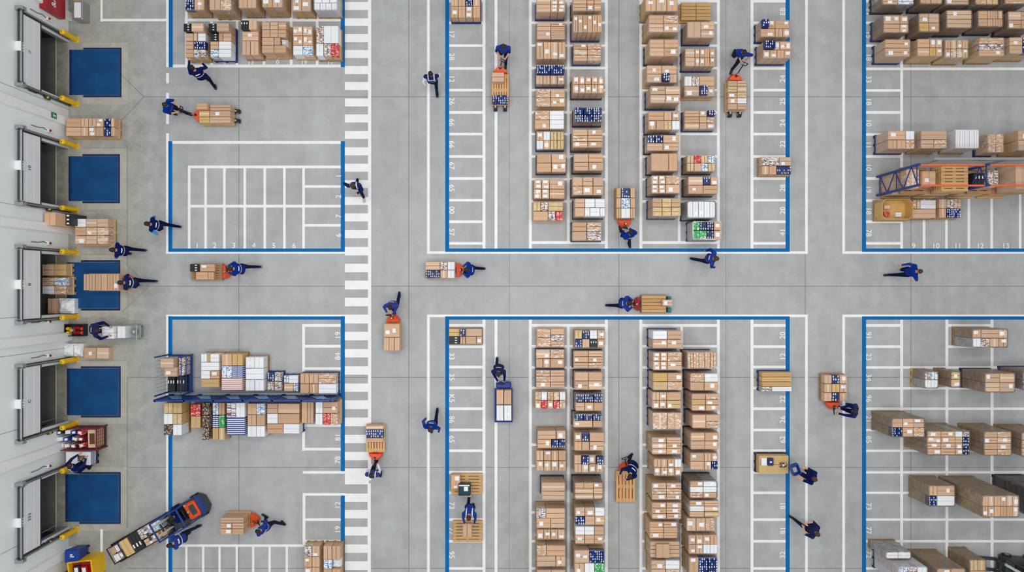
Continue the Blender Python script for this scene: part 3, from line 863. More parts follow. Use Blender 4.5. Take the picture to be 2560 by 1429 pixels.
rowof('the top row of upper right block', [
 (2205,-22,2285,12,.95,'W1B1/L1P1'), (2300,-22,2356,10,.95,'BL'), (2363,-22,2423,12,.95,'B/B'), (2438,-22,2496,12,.95,'T1Y1'), (2512,-22,2572,10,.95,'C/T')], base='dark', group=g3, **fd)
rowof('the second row of upper right block', [
 (2208,37,2272,82,.98,'D2L1/B2D1',b_), (2297,33,2349,80,.95,'L1B1/C1L1'), (2366,25,2430,70,.98,'L3/B3'), (2445,26,2508,67,.95,'B2B1B1B1/B2B1B1B1'), (2520,28,2588,72,.95,'BB/LL')], base='dark', group=g3, **fd)
rowof('the third row of upper right block', [
 (2213,98,2276,141,.98,'B/D',b_), (2294,97,2356,140,.95,'B2B1L1/B2C1L1',br), (2363,99,2421,144,.9,'B1B1L1B1/B1T1T1L1',br), (2448,94,2511,140,.98,'T/M/L',br), (2524,93,2590,134,.95,'L1N1/B1N1',br)], base='brown', group=g3)
g4 = 'wrapped pallet loads north of the orange-beamed rack'
rowof('the row above the orange-beamed rack', [
 (2221,326,2287,372,1.1,'L2W1/B1B1T1',b_), (2303,326,2368,371,1.1,'B/BT',br), (2389,323,2448,371,1.1,'WWWWW',br), (2470,334,2510,381,.9,'T',b_), (2546,324,2610,376,1.2,'LB/BB',br)], base='dark', group=g4)
g5 = 'wrapped pallet loads in the lower right block'
L(2431,822,2520,868,1.25,'L1B2B1/W1M1B1L1','standing alone in bay at top of lower right block', base='brown', film='film_dark', group=g5)
L(2311,928,2346,970,.95,'M1P1/W1W1','left end of the upper row in lower right block', base='wood', film='film_dark', group=g5)
L(2377,928,2401,968,1.1,'C/L','narrow and second in upper row of lower right block', base='brown', film='film_dark', group=g5)
L(2462,932,2538,980,1.5,'BB/BL','tall and third in upper row of lower right block', base='dark', film='film_dark', group=g5)
L(2558,926,2625,974,1.4,'MW/MW','fourth in upper row of lower right block', base='blue', film='film_dark', group=g5)
L(2230,1045,2312,1092,1.5,'B1L1L1/N1L1T1','left end of the middle row in lower right block', base='brown', film='film_dark', group=g5)
L(2318,1077,2425,1137,1.55,'L2B2W1M1/D2L2B1N1/L2L2B1N1/L2B2B1N1','tall, second in middle row of lower right block', base='brown', film='film_dark', group=g5)
L(2460,1078,2529,1138,1.55,'BT/LB/BB/BT','tall, third in middle row of lower right block', base='brown', film='film_dark', group=g5)
L(2554,1080,2625,1140,1.55,'LB/LB/BB','fourth in middle row of lower right block', base='brown', film='film_dark', group=g5)
L(2322,1213,2388,1265,1.35,'B1L2/N1W2','left end of the third row in lower right block', base='brown', film='film_dark', group=g5)
L(2456,1238,2548,1292,2.6,'BBBLBB/LLBBBL','tallest, second in third row of lower right block', base='brown', film='film_dark', group=g5)
L(2572,1222,2650,1290,2.0,'KK','grey-wrapped, third in third row of lower right block', base='dark', film='film_dark', group=g5)
L(2214,1378,2278,1404,1.3,'WW','low and behind at bottom left of lower right block', base='brown', film='film_dark', group=g5)
L(2247,1409,2318,1465,1.9,'P1M1W1/W1M1W1','tall and milky at bottom left of lower right block', base='dark', film='film_white', group=g5)
L(2342,1420,2414,1470,1.9,'L1B1/T1B1','tall, second along bottom of lower right block', base='brown', film='film_dark', group=g5)
L(2424,1398,2465,1455,1.3,'Y1C1/B2','third along bottom of lower right block', base='brown', film='film_dark', group=g5)
# top-left block: upper row is wrapped, lower row is open mixed goods
g6 = 'wrapped pallet loads along the top left edge'
rowof('the row cut by the top left edge', [
 (460,-30,510,25,.8,'N1B1/N1L1'), (523,-36,578,25,1.0,'BB/BT'), (596,-36,640,20,1.0,'BB/BB'), (655,-36,706,18,1.0,'BB/BB'), (730,-36,777,28,.75,'BB/DL'), (785,-30,843,25,.85,'WWW/WWW/WWWW',dict(film='film_white'))], base='brown', group=g6)
lo = dict(kind='loose')
gl = 'pallets of mixed goods in the top left block'
L(463,62,514,143,.62,'K2+B3+/B2B1W2/B2N3/B2M3','in left bay of top-left lower row', base='brown', group=gl, **lo)
L(525,62,578,143,.62,'K2+B3+/K2B1B2/B2W3/P2W3','in second bay of top-left lower row', base='blue', group=gl, **lo)
L(605,54,646,137,.7,'K2+B2+/L1/1.5:BB','in third bay of top-left lower row', base='brown', group=gl, **lo)
L(654,54,715,132,.75,'BBB/BBB/B2B1S1/B2B2','in fourth bay of top-left lower row', base='wood', group=gl, **lo)
L(732,65,781,137,.62,'DD/DD/WP','in fifth bay of top-left lower row', base='wood', group=gl, **lo)
L(790,64,846,140,.65,'1.4:M1W2/W1M1R1','in sixth bay of top-left lower row', base='brown', group=gl, **lo)
L(1127,-14,1200,44,.62,'BBNB/LBDB','at top edge beside bay 17', base='blue', group='pallets of mixed goods in the numbered bays', **lo)
L(1905,392,1979,436,.5,'M3L2/B1B1N2','in right-hand bay beside number 28', base='brown', group='pallets of mixed goods in the numbered bays', **lo)
L(1122,821,1205,860,.3,'C2N+1B3/K2B1B2L1','beside bay 33', base='grey', group='pallets of mixed goods in the numbered bays', **lo)
L(1905,930,1980,978,.55,'O/O/O/M1W2','in right-hand bay above number 22', base='blue', group='pallets of mixed goods in the numbered bays', **lo)
L(1897,1138,1973,1184,.5,'C','beside the worker with blue box', base='dark', group='pallets of mixed goods in the numbered bays', **lo)
L(760,1364,799,1445,.55,'ML/LB/DB','left of two at lower left crossing', base='brown', group='pallets at the bottom of the lower left block', **lo)
L(808,1364,851,1445,.55,'1.5:BB/PS/BB','right of two at lower left crossing', base='brown', group='pallets at the bottom of the lower left block', **lo)
# shelving row in the lower-left block
gs = 'pallets of mixed goods beside the blue rack'
L(502,884,548,968,.65,'W2C1W3/W1/W2L2/C1','second above the blue rack', base='brown', group=gs, **lo)
L(553,884,606,975,.7,'B1C1/P1I1/J1','third above the blue rack', base='brown', group=gs, **lo)
L(613,892,661,977,.6,'W1W1/W1/W1W1','fourth above the blue rack', base='brown', group=gs, **lo)
L(666,930,704,976,.4,'N1M1/M1M1','fifth above the blue rack', base='blue', group=gs, **lo)
L(709,938,745,978,.4,'P1W2/B2P1','sixth above the blue rack', base='blue', group=gs, **lo)
L(750,934,840,984,.55,'B1B1T2/B1B1W2','seventh above the blue rack', base='blue', group=gs, **lo)
L(409,1006,454,1088,.75,'Y1C1/W1Y1/Q1W1','first below the blue rack', base='brown', group=gs, **lo)
L(476,1010,501,1070,.5,'R1/C1','second below the blue rack', base='brown', group=gs, **lo)
L(505,1006,525,1100,.75,'Q/Q/Q','third below the blue rack', base=None, group=gs, **lo)
L(528,1006,561,1100,.6,'P1B1/I1G1/C1C1','fourth below the blue rack', base='brown', group=gs, **lo)
L(566,1006,612,1088,.7,'U1W1/1.2:I','fifth below the blue rack', base='blue', group=gs, **lo)
L(618,1008,662,1092,.65,'B1P1/B1B1/W1W1','sixth below the blue rack', base='brown', group=gs, **lo)
L(667,1008,749,1084,.65,'B1B2/W1B2/B1W1','seventh below the blue rack', base='blue', group=gs, **lo)
L(753,1004,783,1058,.6,'BB','eighth below the blue rack', base='blue', group=gs, **lo)
L(788,1004,844,1062,.65,'W1L2/W1R1T1','ninth below the blue rack', base='wood', group=gs, **lo)
# south of the orange-beamed rack
L(2282,499,2341,545,.55,'T1W2/B3','second below the orange-beamed rack', base='brown', group='pallets below the orange-beamed rack', **lo)
L(2348,497,2404,544,.5,'B1M1T1/B1N2','third below the orange-beamed rack', base='brown', group='pallets below the orange-beamed rack', **lo)
# by the dock wall
gd = 'pallets near the dock wall'
L(164,295,286,340,.5,'B4B2B2D2N2B1/B4B2D2B2N2B1','between first and second dock levellers', base='wood', group=gd, **lo)
L(186,546,270,610,.6,'WBB/BLT/LBT','between second and third dock levellers', base='wood', group=gd, **lo)
L(104,660,164,690,.5,'BC','in doorway of third dock', base='wood', group=gd, **lo)
L(104,692,164,735,.62,'TP/WT','wrapped in print, in doorway of third dock', base='wood', group=gd, **lo)
L(118,745,178,784,.5,'B1S2','under clear plastic in third dock', base=None, group=gd, **lo)
L(206,868,272,897,.35,'L1B1','beside the wall above fourth leveller', base=None, group=gd, **lo)
L(152,859,203,892,.45,'SS','of plastic by the wall above fourth leveller', base=None, group=gd, **lo)
L(163,1128,226,1163,.55,'V','by the yellow post above fifth leveller', base='dark', group=gd, **lo)
# loads on pallet trucks: bays raised on the forks
gj = 'pallets carried on hand pallet trucks'
JL = {}
def JP(key, *a, **k):
    JL[key] = L(*a, z0=.06, kind='loose', group=gj, pad=.015, **k)
JP('j1', 497,261,576,307,.55,'B+1B2/C1L2/C1B2','on truck near the dashed line', base='wood')
JP('j2', 1230,184,1271,260,.36,'B+3E1/1.2:E/N1N2','on truck beside bay 12', base='wood')
JP('j3', 1820,201,1867,273,.5,'B1B1/Y1B1/L1Y1/L1W1/B1B1','on truck beside the upper right walkway', base='wood')
JP('j4', 473,659,550,699,.4,'K2L3E1/E1B2B1E1','on truck below left bays 1 to 6', base='brown')
JP('j5', 208,684,297,726,.6,'BBBBBL','on truck over the third dock leveller', base='wood')
JP('j6', 1063,654,1137,695,.42,'B2M1W1/N2B1W1','on truck at left end of cross aisle', base='wood')
JP('j7', 959,809,999,877,.5,'1:D/1:BBB','on truck right of the zebra crossing', base='wood')
JP('j9', 914,1063,959,1131,.38,'1:B/2:N/1:B/2.5:E','on truck over the zebra crossing', base='wood')
JP('j10', 1541,469,1588,545,.5,'C1N2B1/B1P2B1/C1W2B1','on truck between upper second and third columns', base='brown')
JP('j12', 1604,738,1666,781,.3,'1:O/1:O/1:O/1:O/1:O','on truck in right half of cross aisle', base='grey')
JP('j13', 550,1293,609,1336,.85,'B2/L1B1/L1B1','on truck in lower left block', base='wood')
JP('j14', 2061,937,2119,1003,.5,'B1N1L1/B1C1L1/B1N1B1','on truck at lower right walkway', base='brown')
separate()
for d in LOADS: build_load(d)
# ------------------------------------------------------------------ people
def loft(mb, rings, m):
    """closed surface through elliptical rings (centre, x-axis vector, y-axis vector)"""
    n = 14; vs = []; fs = []
    for c, a, b in rings:
        for k in range(n):
            t = 2 * PI * k / n
            vs.append(Vector(c) + Vector(a) * math.cos(t) + Vector(b) * math.sin(t))
    R = len(rings)
    for i in range(R - 1):
        for k in range(n):
            fs.append((i * n + k, i * n + (k + 1) % n, (i + 1) * n + (k + 1) % n, (i + 1) * n + k))
    fs.append(tuple(range(n - 1, -1, -1))); fs.append(tuple((R - 1) * n + k for k in range(n)))
    mb.add(vs, fs, m)

def ik(a, t, l1, l2, pole):
    a = Vector(a); t = Vector(t); d = t - a; D = d.length
    D2 = min(D, (l1 + l2) * .995)
    if D > D2: t = a + d.normalized() * D2
    u = (t - a).normalized()
    x = (l1 * l1 - l2 * l2 + D2 * D2) / (2 * D2)
    h = math.sqrt(max(0, l1 * l1 - x * x))
    p = Vector(pole); p = p - u * p.dot(u)
    p = p.normalized() if p.length > 1e-6 else u.orthogonal().normalized()
    return a + u * x + p * h, t

def person(label, hx, hy, face, arms='walk', stride=.34, lean=8, nod=15, top='vest', sleeve='navy', straps='band', shoe='shoe', hair='hair', build=1.1, swap=False, ht=1.76, group='workers in navy workwear', extra=None):
    """hx, hy: photo position of the head; face: facing direction in the photo, 0 right, 90 up"""
    th = math.radians(face); le = math.radians(lean)
    k = ht / 1.76
    hipz = .94 * k
    if stride > .3: hipz -= .025 * k
    if arms == 'sit': hipz = .62
    pel = Vector((0, 0, hipz)); sp = Vector((math.sin(le), 0, math.cos(le)))
    chest = pel + sp * .36 * k; shc = pel + sp * .47 * k
    nk = pel + sp * .54 * k; fwd = Vector((math.cos(le), 0, -math.sin(le)))
    hd = nk + (sp * .8 + Vector((.55 * math.sin(math.radians(nod)), 0, .35))).normalized() * .15 * k
    # world placement from the head's place in the photo
    hw = W(hx, hy, hd.z)
    px = hw[0] - math.cos(th) * hd.x; py = hw[1] - math.sin(th) * hd.x
    Rt = Matrix.Rotation(th, 4, 'Z'); toL = (Matrix.Translation((px, py, 0)) @ Rt).inverted()
    lh = -1 if swap else 1
    hips = [pel + Vector((0, s * .095 * build * k, -.02)) for s in (1, -1)]
    # feet: index 0 is the left leg
    if arms == 'sit':
        ank = [Vector((.42, s * .16, .32)) for s in (1, -1)]
    else:
        f = stride
        ank = [Vector((f * .9, .085 * k, .085)), Vector((-f, -.085 * k, .085 + .10 * min(1, f / .4)))]
        if swap: ank = [Vector((-f, .085 * k, .085 + .10 * min(1, f / .4))), Vector((f * .9, -.085 * k, .085))]
    knees = []
    for i in (0, 1):
        kn, an = ik(hips[i], ank[i], .435 * k, .43 * k, (1, 0, .1)); knees.append(kn); ank[i] = an
    sh = [shc + Vector((0, s * .185 * build * k, 0)) - sp * .02 for s in (1, -1)]
    ua, fa = .285 * k, .25 * k
    hands = []
    grip = .45
    if arms == 'walk':
        for i, s in enumerate((1, -1)):
            q = (-.22 if (i == 0) != swap else .24)
            hands.append(sh[i] + Vector((q, s * .07, -.44 * k)))
    elif arms == 'sit':
        hands = [sh[i] + Vector((.40, -s * .03, -.18)) for i, s in enumerate((1, -1))]; grip = 1.1
    elif arms == 'hold':
        hands = [shc + Vector((.34, s * .12, -.24)) for s in (1, -1)]; grip = .8
    elif arms == 'box':
        hands = [shc + Vector((.44, s * .19, -.30)) for s in (1, -1)]; grip = .6
    elif arms == 'phone':
        hands = [shc + Vector((.30, .08, -.16)), sh[1] + Vector((-.1, -.16, -.42))]; grip = .8
    elif arms == 'reach':
        hands = [shc + Vector((.48, .10, -.08)), sh[1] + Vector((.30, -.06, -.30))]
    elif arms == 'down':
        hands = [shc + Vector((.34, s * .17, -.36)) for s in (1, -1)]; grip = .8
    elif arms[0] == 'grip':
        gx, gy = W(arms[1], arms[2], arms[3]); c = toL @ Vector((gx, gy, arms[3])); sprd = arms[4] if len(arms) > 4 else .13
        dr = Vector((c.x, c.y, 0)); dr = dr.normalized() if dr.length > .01 else Vector((1, 0, 0)); sd = Vector((-dr.y, dr.x, 0))
        if sd.y < 0: sd = -sd
        hands = [c + sd * sprd, c - sd * sprd]; grip = 1.25
        hands = [h - dr * .06 + Vector((0, 0, .03)) for h in hands]
    elbows = []
    for i, s in enumerate((1, -1)):
        el, hn = ik(sh[i], hands[i], ua, fa, (-.6, s * .9, -.5)); elbows.append(el); hands[i] = hn
    B = MB(); sk = M['skin']
    seg = []   # (region, a, b, ra, rb)
    def cap(reg, a, b, ra, rb):
        a = Vector(a); b = Vector(b)
        B.cyl(a, b, ra, rb, sk, 12); B.sphere(a, ra * 1.0, sk, 12, 7); B.sphere(b, rb * 1.0, sk, 12, 7)
        seg.append((reg, a, b, ra, rb))
    y = Vector((0, 1, 0)); bw = build
    loft(B, [(pel - sp * .13, fwd * .06, y * .09), (pel - sp * .10, fwd * .105, y * .155 * bw), (pel, fwd * .12, y * .17 * bw), (pel + sp * .14, fwd * .112, y * .152 * bw),
             (pel + sp * .27 * k, fwd * .13, y * .175 * bw), (pel + sp * .38 * k, fwd * .128, y * .19 * bw), (pel + sp * .46 * k, fwd * .10, y * .175 * bw), (pel + sp * .52 * k, fwd * .06, y * .09)], sk)
    seg.append(('hips', pel - sp * .1, pel + sp * .02, .15, .15)); seg.append(('torso', pel + sp * .16, pel + sp * .36 * k, .15, .17)); seg.append(('torso', sh[0] - y * .05, sh[1] + y * .05, .075, .075))
    cap('neck', nk - sp * .04, nk + sp * .08, .056, .054)
    for i in (0, 1):
        cap('uarm', sh[i], elbows[i], .062 * bw, .046); cap('farm', elbows[i], hands[i], .045, .031)
        cap('thigh', hips[i], knees[i], .092 * bw, .062); cap('shin', knees[i], ank[i], .060, .042)
        toe = Vector((.17, 0, -.035)) if ank[i].z < .12 else Vector((.13, 0, -.12))
        heel = Vector((-.05, 0, -.04)) if ank[i].z < .12 else Vector((-.05, 0, -.03))
        cap('foot', ank[i] + heel, ank[i] + toe, .044, .040)
    # palms
    hdir = []
    for i, s in enumerate((1, -1)):
        dv = (hands[i] - elbows[i]).normalized(); hdir.append(dv)
        sd = dv.cross(Vector((0, 0, 1))); sd = sd.normalized() if sd.length > .1 else y
        nrm = sd.cross(dv)
        p0 = hands[i]; p1 = hands[i] + dv * .085
        loft(B, [(p0 - dv * .02, sd * .024, nrm * .02), (p0 + dv * .02, sd * .036, nrm * .017), (p1 - dv * .02, sd * .042, nrm * .016), (p1, sd * .038, nrm * .012)], sk)
        seg.append(('hand', p0 + dv * .01, p1, .028, .03))
    # head with jaw, nose, brow and ears
    hu = (hd - nk).normalized(); hf = Vector((math.cos(math.radians(nod)), 0, -math.sin(math.radians(nod))))
    hu2 = Vector((math.sin(math.radians(nod)), 0, math.cos(math.radians(nod))))
    HM = Matrix(((hf.x, 0, hu2.x, hd.x), (0, 1, 0, 0), (hf.z, 0, hu2.z, hd.z), (0, 0, 0, 1)))
    B.sphere((-.012, 0, .02), (.098, .078, .100), sk, 16, 10, HM)
    B.sphere((.018, 0, -.045), (.070, .060, .075), sk, 14, 8, HM)
    B.sphere((.092, 0, -.022), (.022, .014, .024), sk, 8, 6, HM)
    B.sphere((.066, 0, -.098), (.022, .026, .018), sk, 8, 6, HM)
    for s in (1, -1): B.sphere((-.005, s * .080, -.012), (.020, .014, .032), sk, 8, 6, HM)
    seg.append(('head', HM @ Vector((-.012, 0, .03)), HM @ Vector((.02, 0, -.06)), .09, .065))
    # one continuous skin over everything
    me0 = B.mesh('body'); tmp = bpy.data.objects.new('body', me0); COL.objects.link(tmp)
    md = tmp.modifiers.new('r', 'REMESH'); md.mode = 'VOXEL'; md.voxel_size = .0135
    ms = tmp.modifiers.new('s', 'SMOOTH'); ms.iterations = 3; ms.factor = .5
    dg = bpy.context.evaluated_depsgraph_get()
    me = bpy.data.meshes.new_from_object(tmp.evaluated_get(dg)); bpy.data.objects.remove(tmp); bpy.data.meshes.remove(me0)
    nv = len(me.vertices); co = np.empty(nv * 3); me.vertices.foreach_get('co', co); co = co.reshape(-1, 3)
    no = np.empty(nv * 3); me.vertices.foreach_get('normal', no); no = no.reshape(-1, 3)
    polys = [tuple(p.vertices) for p in me.polygons]
    fc = np.array([co[list(p)].mean(axis=0) for p in polys])
    best = np.full(len(fc), 1e9); reg = np.zeros(len(fc), int); names = []
    for (rn, a, b, ra, rb) in seg:
        if rn not in names: names.append(rn)
        a = np.array(a); b = np.array(b); ab = b - a; L2 = max(1e-9, ab.dot(ab))
        t = np.clip(((fc - a) @ ab) / L2, 0, 1); dist = np.linalg.norm(fc - (a + t[:, None] * ab), axis=1) - (ra + (rb - ra) * t)
        m_ = dist < best; best[m_] = dist[m_]; reg[m_] = names.index(rn)
    R = {n: reg == i for i, n in enumerate(names)}
    topm = {'vest': M['navy'], 'jacket': M['royal'], 'navyjacket': M['navy']}[top]
    slm = {'navy': topm, 'sky': M['sky_shirt'], 'white': M['white_cloth'], 'short': topm}[sleeve]
    me.materials.clear()
    for m_ in (sk, topm, M['trouser'], M[shoe], slm, M['eye'], M['lips']): me.materials.append(m_)
    longs = sleeve in ('navy', 'white')
    idx = np.zeros(len(fc), int)
    idx[R['torso']] = 1; idx[R['hips'] | R['thigh'] | R['shin']] = 2; idx[R['foot']] = 3; idx[R['uarm']] = 4
    if longs: idx[R['farm']] = 4
    X = MB(); X.mats = [sk, topm, M['trouser'], M[shoe], slm, M['eye'], M['lips']]
    X.v = [tuple(c) for c in co]; X.f = [list(p) for p in polys]; X.m = [int(i) for i in idx]
    # eyes, mouth
    for s in (1, -1): X.sphere((.078, s * .031, .004), (.012, .014, .010), M['eye'], 8, 5, HM)
    X.sphere((.079, 0, -.072), (.010, .024, .006), M['lips'], 8, 5, HM)
    # fingers rooted inside the palm
    for i, s in enumerate((1, -1)):
        dv = hdir[i]; sd = dv.cross(Vector((0, 0, 1))); sd = sd.normalized() if sd.length > .1 else Vector((0, 1, 0))
        nrm = sd.cross(dv)
        if nrm.z > 0: nrm = -nrm      # curl towards the palm side, downwards
        for q, ln in zip((-.03, -.01, .01, .03), (.066, .078, .082, .07)):
            p = hands[i] + dv * .07 + sd * q
            a1 = grip * .5; a2 = grip * 1.3
            d1 = dv * math.cos(a1) + nrm * math.sin(a1); d2 = dv * math.cos(a2) + nrm * math.sin(a2)
            p1 = p + d1 * ln * .55; p2 = p1 + d2 * ln * .5
            X.cyl(p, p1, .0095, .0088, sk, 7); X.sphere(p1, .0088, sk, 7, 4); X.cyl(p1, p2, .0088, .007, sk, 7); X.sphere(p2, .007, sk, 7, 4)
        tside = sd if (sd.y * s) < 0 else -sd     # thumbs point to the body's middle
        p = hands[i] + dv * .025 + tside * .025
        d1 = (dv * .6 + tside * .8).normalized(); d2 = (dv * .9 + tside * .1 + nrm * .5).normalized()
        p1 = p + d1 * .04; p2 = p1 + d2 * .035
        X.cyl(p, p1, .0115, .010, sk, 7); X.sphere(p1, .010, sk, 7, 4); X.cyl(p1, p2, .010, .008, sk, 7); X.sphere(p2, .008, sk, 7, 4)
    body = X.mesh('person'); body.polygons.foreach_set('use_smooth', [True] * len(body.polygons))
    bpy.data.meshes.remove(me)
    o = bpy.data.objects.new('person', body); COL.objects.link(o)
    o.location = (px, py, 0); o.rotation_euler = (0, 0, th)
    tag(o, label, 'person', group)
    P = [list(p) for p in polys]
    def shell(name, mask, off, m_, lab=None):
        ids = np.nonzero(mask)[0]
        if len(ids) == 0: return
        used = {}; vs = []; fs = []
        for f in ids:
            ff = []
            for v in P[f]:
                if v not in used:
                    used[v] = len(vs); vs.append(tuple(co[v] + no[v] * off))
                ff.append(used[v])
            fs.append(ff)
        mm = MB().add(vs, fs, m_)
        so = part(name, mm, o, smooth=True)
        if lab: so['label'] = lab
    spn = np.array(sp); pl = np.array(pel); t = (fc - pl) @ spn / k
    lat = np.abs(fc[:, 1]); fr = (fc - pl) @ np.array(fwd)
    tor = R['torso'] | (R['hips'] & (t > -.02)); shoulders = R['torso'] | (R['uarm'] & (np.minimum(np.linalg.norm(fc - np.array(sh[0]), axis=1), np.linalg.norm(fc - np.array(sh[1]), axis=1)) < .085))
    shell('vest' if top == 'vest' else 'jacket', tor | shoulders | (R['neck'] & (t < .50)), .014, topm)
    sm = R['uarm'].copy()
    if longs: sm |= R['farm']
    if top == 'vest' or sleeve in ('sky', 'white'): shell('shirt_sleeves', sm, .009, slm)
    else: shell('jacket_sleeves', sm, .009, slm)
    shell('trousers', (R['hips'] & (t < .01)) | R['thigh'] | R['shin'], .010, M['trouser'])
    for s in (1, -1): shell('shoe', R['foot'] & (fc[:, 1] * s > 0), .008, M[shoe])
    # hair: back, sides and top of the head, clear of face and ears
    HI = HM.inverted(); HN = np.array(HI); hl = fc @ HN[:3, :3].T + HN[:3, 3]
    hmask = R['head'] & ((hl[:, 2] > .045 + .25 * np.maximum(0, hl[:, 0])) | ((hl[:, 0] < -.025) & (hl[:, 2] > -.055)))
    shell('hair', hmask, .012, M[hair])
    if straps in ('band', 'both'):
        shell('reflective_band', R['torso'] & (t > .20) & (t < .245), .022, M['reflect'])
    if straps in ('straps', 'both'):
        shell('reflective_band', R['torso'] & (t > .22) & (lat > .085) & (lat < .125), .022, M['reflect'])
    if straps == 'yoke':
        shell('reflective_band', R['torso'] & (np.abs(t - (.30 + .9 * (.18 - lat))) < .03) & (fr < .02) & (t < .50), .022, M['reflect'])
    if straps in ('band', 'print', 'both'):
        shell('back_print', R['torso'] & (fr < 0) & (lat < .085) & (t > .355) & (t < .40), .021, M['letters'], 'white lettering printed across the back')
    return o

# ------------------------------------------------------------------ hand pallet trucks
def truck(desc, cx, cy, ang, Lp, grip, col='orange', colword='orange', out=False):
    """cx, cy: centre of the carried pallet in metres; ang: direction in which the handle lies"""
    r = root('hand_pallet_truck', colword + ' hand pallet truck ' + desc, 'pallet truck', (cx, cy, 0), ang, 'hand pallet trucks')
    inv = (Matrix.Translation((cx, cy, 0)) @ Matrix.Rotation(ang, 4, 'Z')).inverted()
    m = M[col]; hx = Lp / 2 + .05
    for s in (1, -1):
        fk = MB().box(-Lp / 2 - .01, s * .19 - .075, .095, hx, s * .19 + .075, .158, m, .012)
        f = part('fork', fk, r)
        wm = MB()
        wx = -Lp / 2 - .10 if out else -Lp / 2 + .14; wr = .115 if out else .08
        wm.cyl((wx, s * .19 - .07, wr), (wx, s * .19 + .07, wr), wr, wr, M['rubber'], 16)
        wm.cyl((wx, s * .19 - .078, wr), (wx, s * .19 + .078, wr), wr * .6, wr * .6, M['grey_metal'], 12)
        if out: wm.box(wx, s * .19 - .035, .21, -Lp / 2, s * .19 + .035, .245, M['grey_metal'])
        part('load_wheel', wm, r)
    hb = MB()
    # wedge-shaped pump housing
    vs = [(hx, -.27, .09), (hx, .27, .09), (hx + .1, .27, .09), (hx + .30, .1, .09), (hx + .30, -.1, .09), (hx + .1, -.27, .09)]
    top = [(hx + .01, -.25, .30), (hx + .01, .25, .30), (hx + .09, .22, .32), (hx + .22, .07, .38), (hx + .22, -.07, .38), (hx + .09, -.22, .32)]
    hb.add(vs + top, [(5, 4, 3, 2, 1, 0), (6, 7, 8, 9, 10, 11)] + [(i, (i + 1) % 6, 6 + (i + 1) % 6, 6 + i) for i in range(6)], m)
    part('pump_housing', hb, r)
    pb = MB(); pb.cyl((hx + .16, 0, .30), (hx + .16, 0, .50), .055, .045, M['dark_metal'], 14); pb.cyl((hx + .16, 0, .5), (hx + .16, 0, .53), .03, .03, M['grey_metal'], 12)
    part('pump_cylinder', pb, r)
    sw = MB()
    for s in (1, -1):
        sw.cyl((hx + .2, s * .03, .09), (hx + .2, s * .085, .09), .09, .09, M['rubber'], 16)
    sw.cyl((hx + .2, -.1, .09), (hx + .2, .1, .09), .02, .02, M['grey_metal'], 8)
    part('steering_wheels', sw, r)
    gx, gy = W(grip[0], grip[1], grip[2]); g = inv @ Vector((gx, gy, grip[2]))
    p0 = Vector((hx + .18, 0, .44)); dv = (g - p0).normalized(); sd = Vector((-dv.y, dv.x, 0)).normalized()
    hm = MB(); e = g - dv * .15
    hm.tube([p0, e], .022, M['black'], 10)
    hm.cyl(p0 - Vector((0, 0, .04)), p0 + dv * .12, .04, .032, m, 10)
    loop = [e, e + sd * .11 + dv * .05, e + sd * .13 + dv * .15, e - sd * .13 + dv * .15, e - sd * .11 + dv * .05]
    hm.tube(loop, .017, M['black'], 8, True)
    hm.bar(e, e + dv * .15, .016, .008, M['dark_metal'])
    h = part('handle', hm, r)
    return r
def jack_for(key, desc, adeg, grip, **k):
    d = JL[key]; a = math.radians(adeg)
    Lp = (d['w'] if adeg in (0, 180) else d['d']) + .03
    return truck(desc, d['cx'], d['cy'], a, Lp, grip, **k)
G = 1.0
jack_for('j1', 'pulled past the dashed line', 180, (449, 273, .95), out=True)
jack_for('j2', 'beside bay 12 in the upper aisle', 90, (1256, 148, .95), out=True)
jack_for('j3', 'beside the upper right numbered bays', 90, (1862, 156, .95), out=True)
jack_for('j4', 'pushed leftwards below left bays 1 to 6', 0, (568, 673, .95))
jack_for('j5', 'on the third dock leveller', 0, (308, 703, .95))
jack_for('j6', 'at left end of the cross aisle', 0, (1154, 674, .95))
jack_for('j7', 'facing down right of the zebra crossing', 90, (973, 786, .95))
jack_for('j9', 'standing over the zebra crossing edge', 270, (937, 1157, .95))
jack_for('j10', 'between upper second and third columns', 270, (1565, 571, .95))
jack_for('j12', 'in the right half of the cross aisle', 180, (1584, 759, .95), col='red', colword='red')
jack_for('j13', 'turning in the lower left block', 0, (648, 1308, .95))
jack_for('j14', 'at the lower right walkway', 270, (2084, 1027, .95))
# empty pallet on a truck in the lower double-column aisle
def bare(x0, y0, x1, y1, desc, base='wood', z0=0.0, along=None, boards=7):
    cx, cy = W((x0 + x1) / 2, (y0 + y1) / 2, .144 + z0); s = (H - .144 - z0) / H / PPM
    w, d = (x1 - x0) * s, (y1 - y0) * s
    return solo('pallet', pallet_mesh(w, d, M[BASES[base]], along=along or ('x' if w > d else 'y'), boards=boards), 'bare ' + BASEWORD[base] + ' pallet ' + desc, 'pallet', (cx, cy, z0)), cx, cy, w, d
o, cx, cy, w, d = bare(1540, 1177, 1588, 1254, 'on the truck between lower columns', z0=.06, boards=6)
truck('under a bare pallet between lower columns', cx, cy, PI / 2, d, (1562, 1143, .95))
bare(1128, 1183, 1206, 1235, 'in bay 73, partly covered by boxes')
bare(1132, 1301, 1206, 1354, 'in bay 77 under one carton')

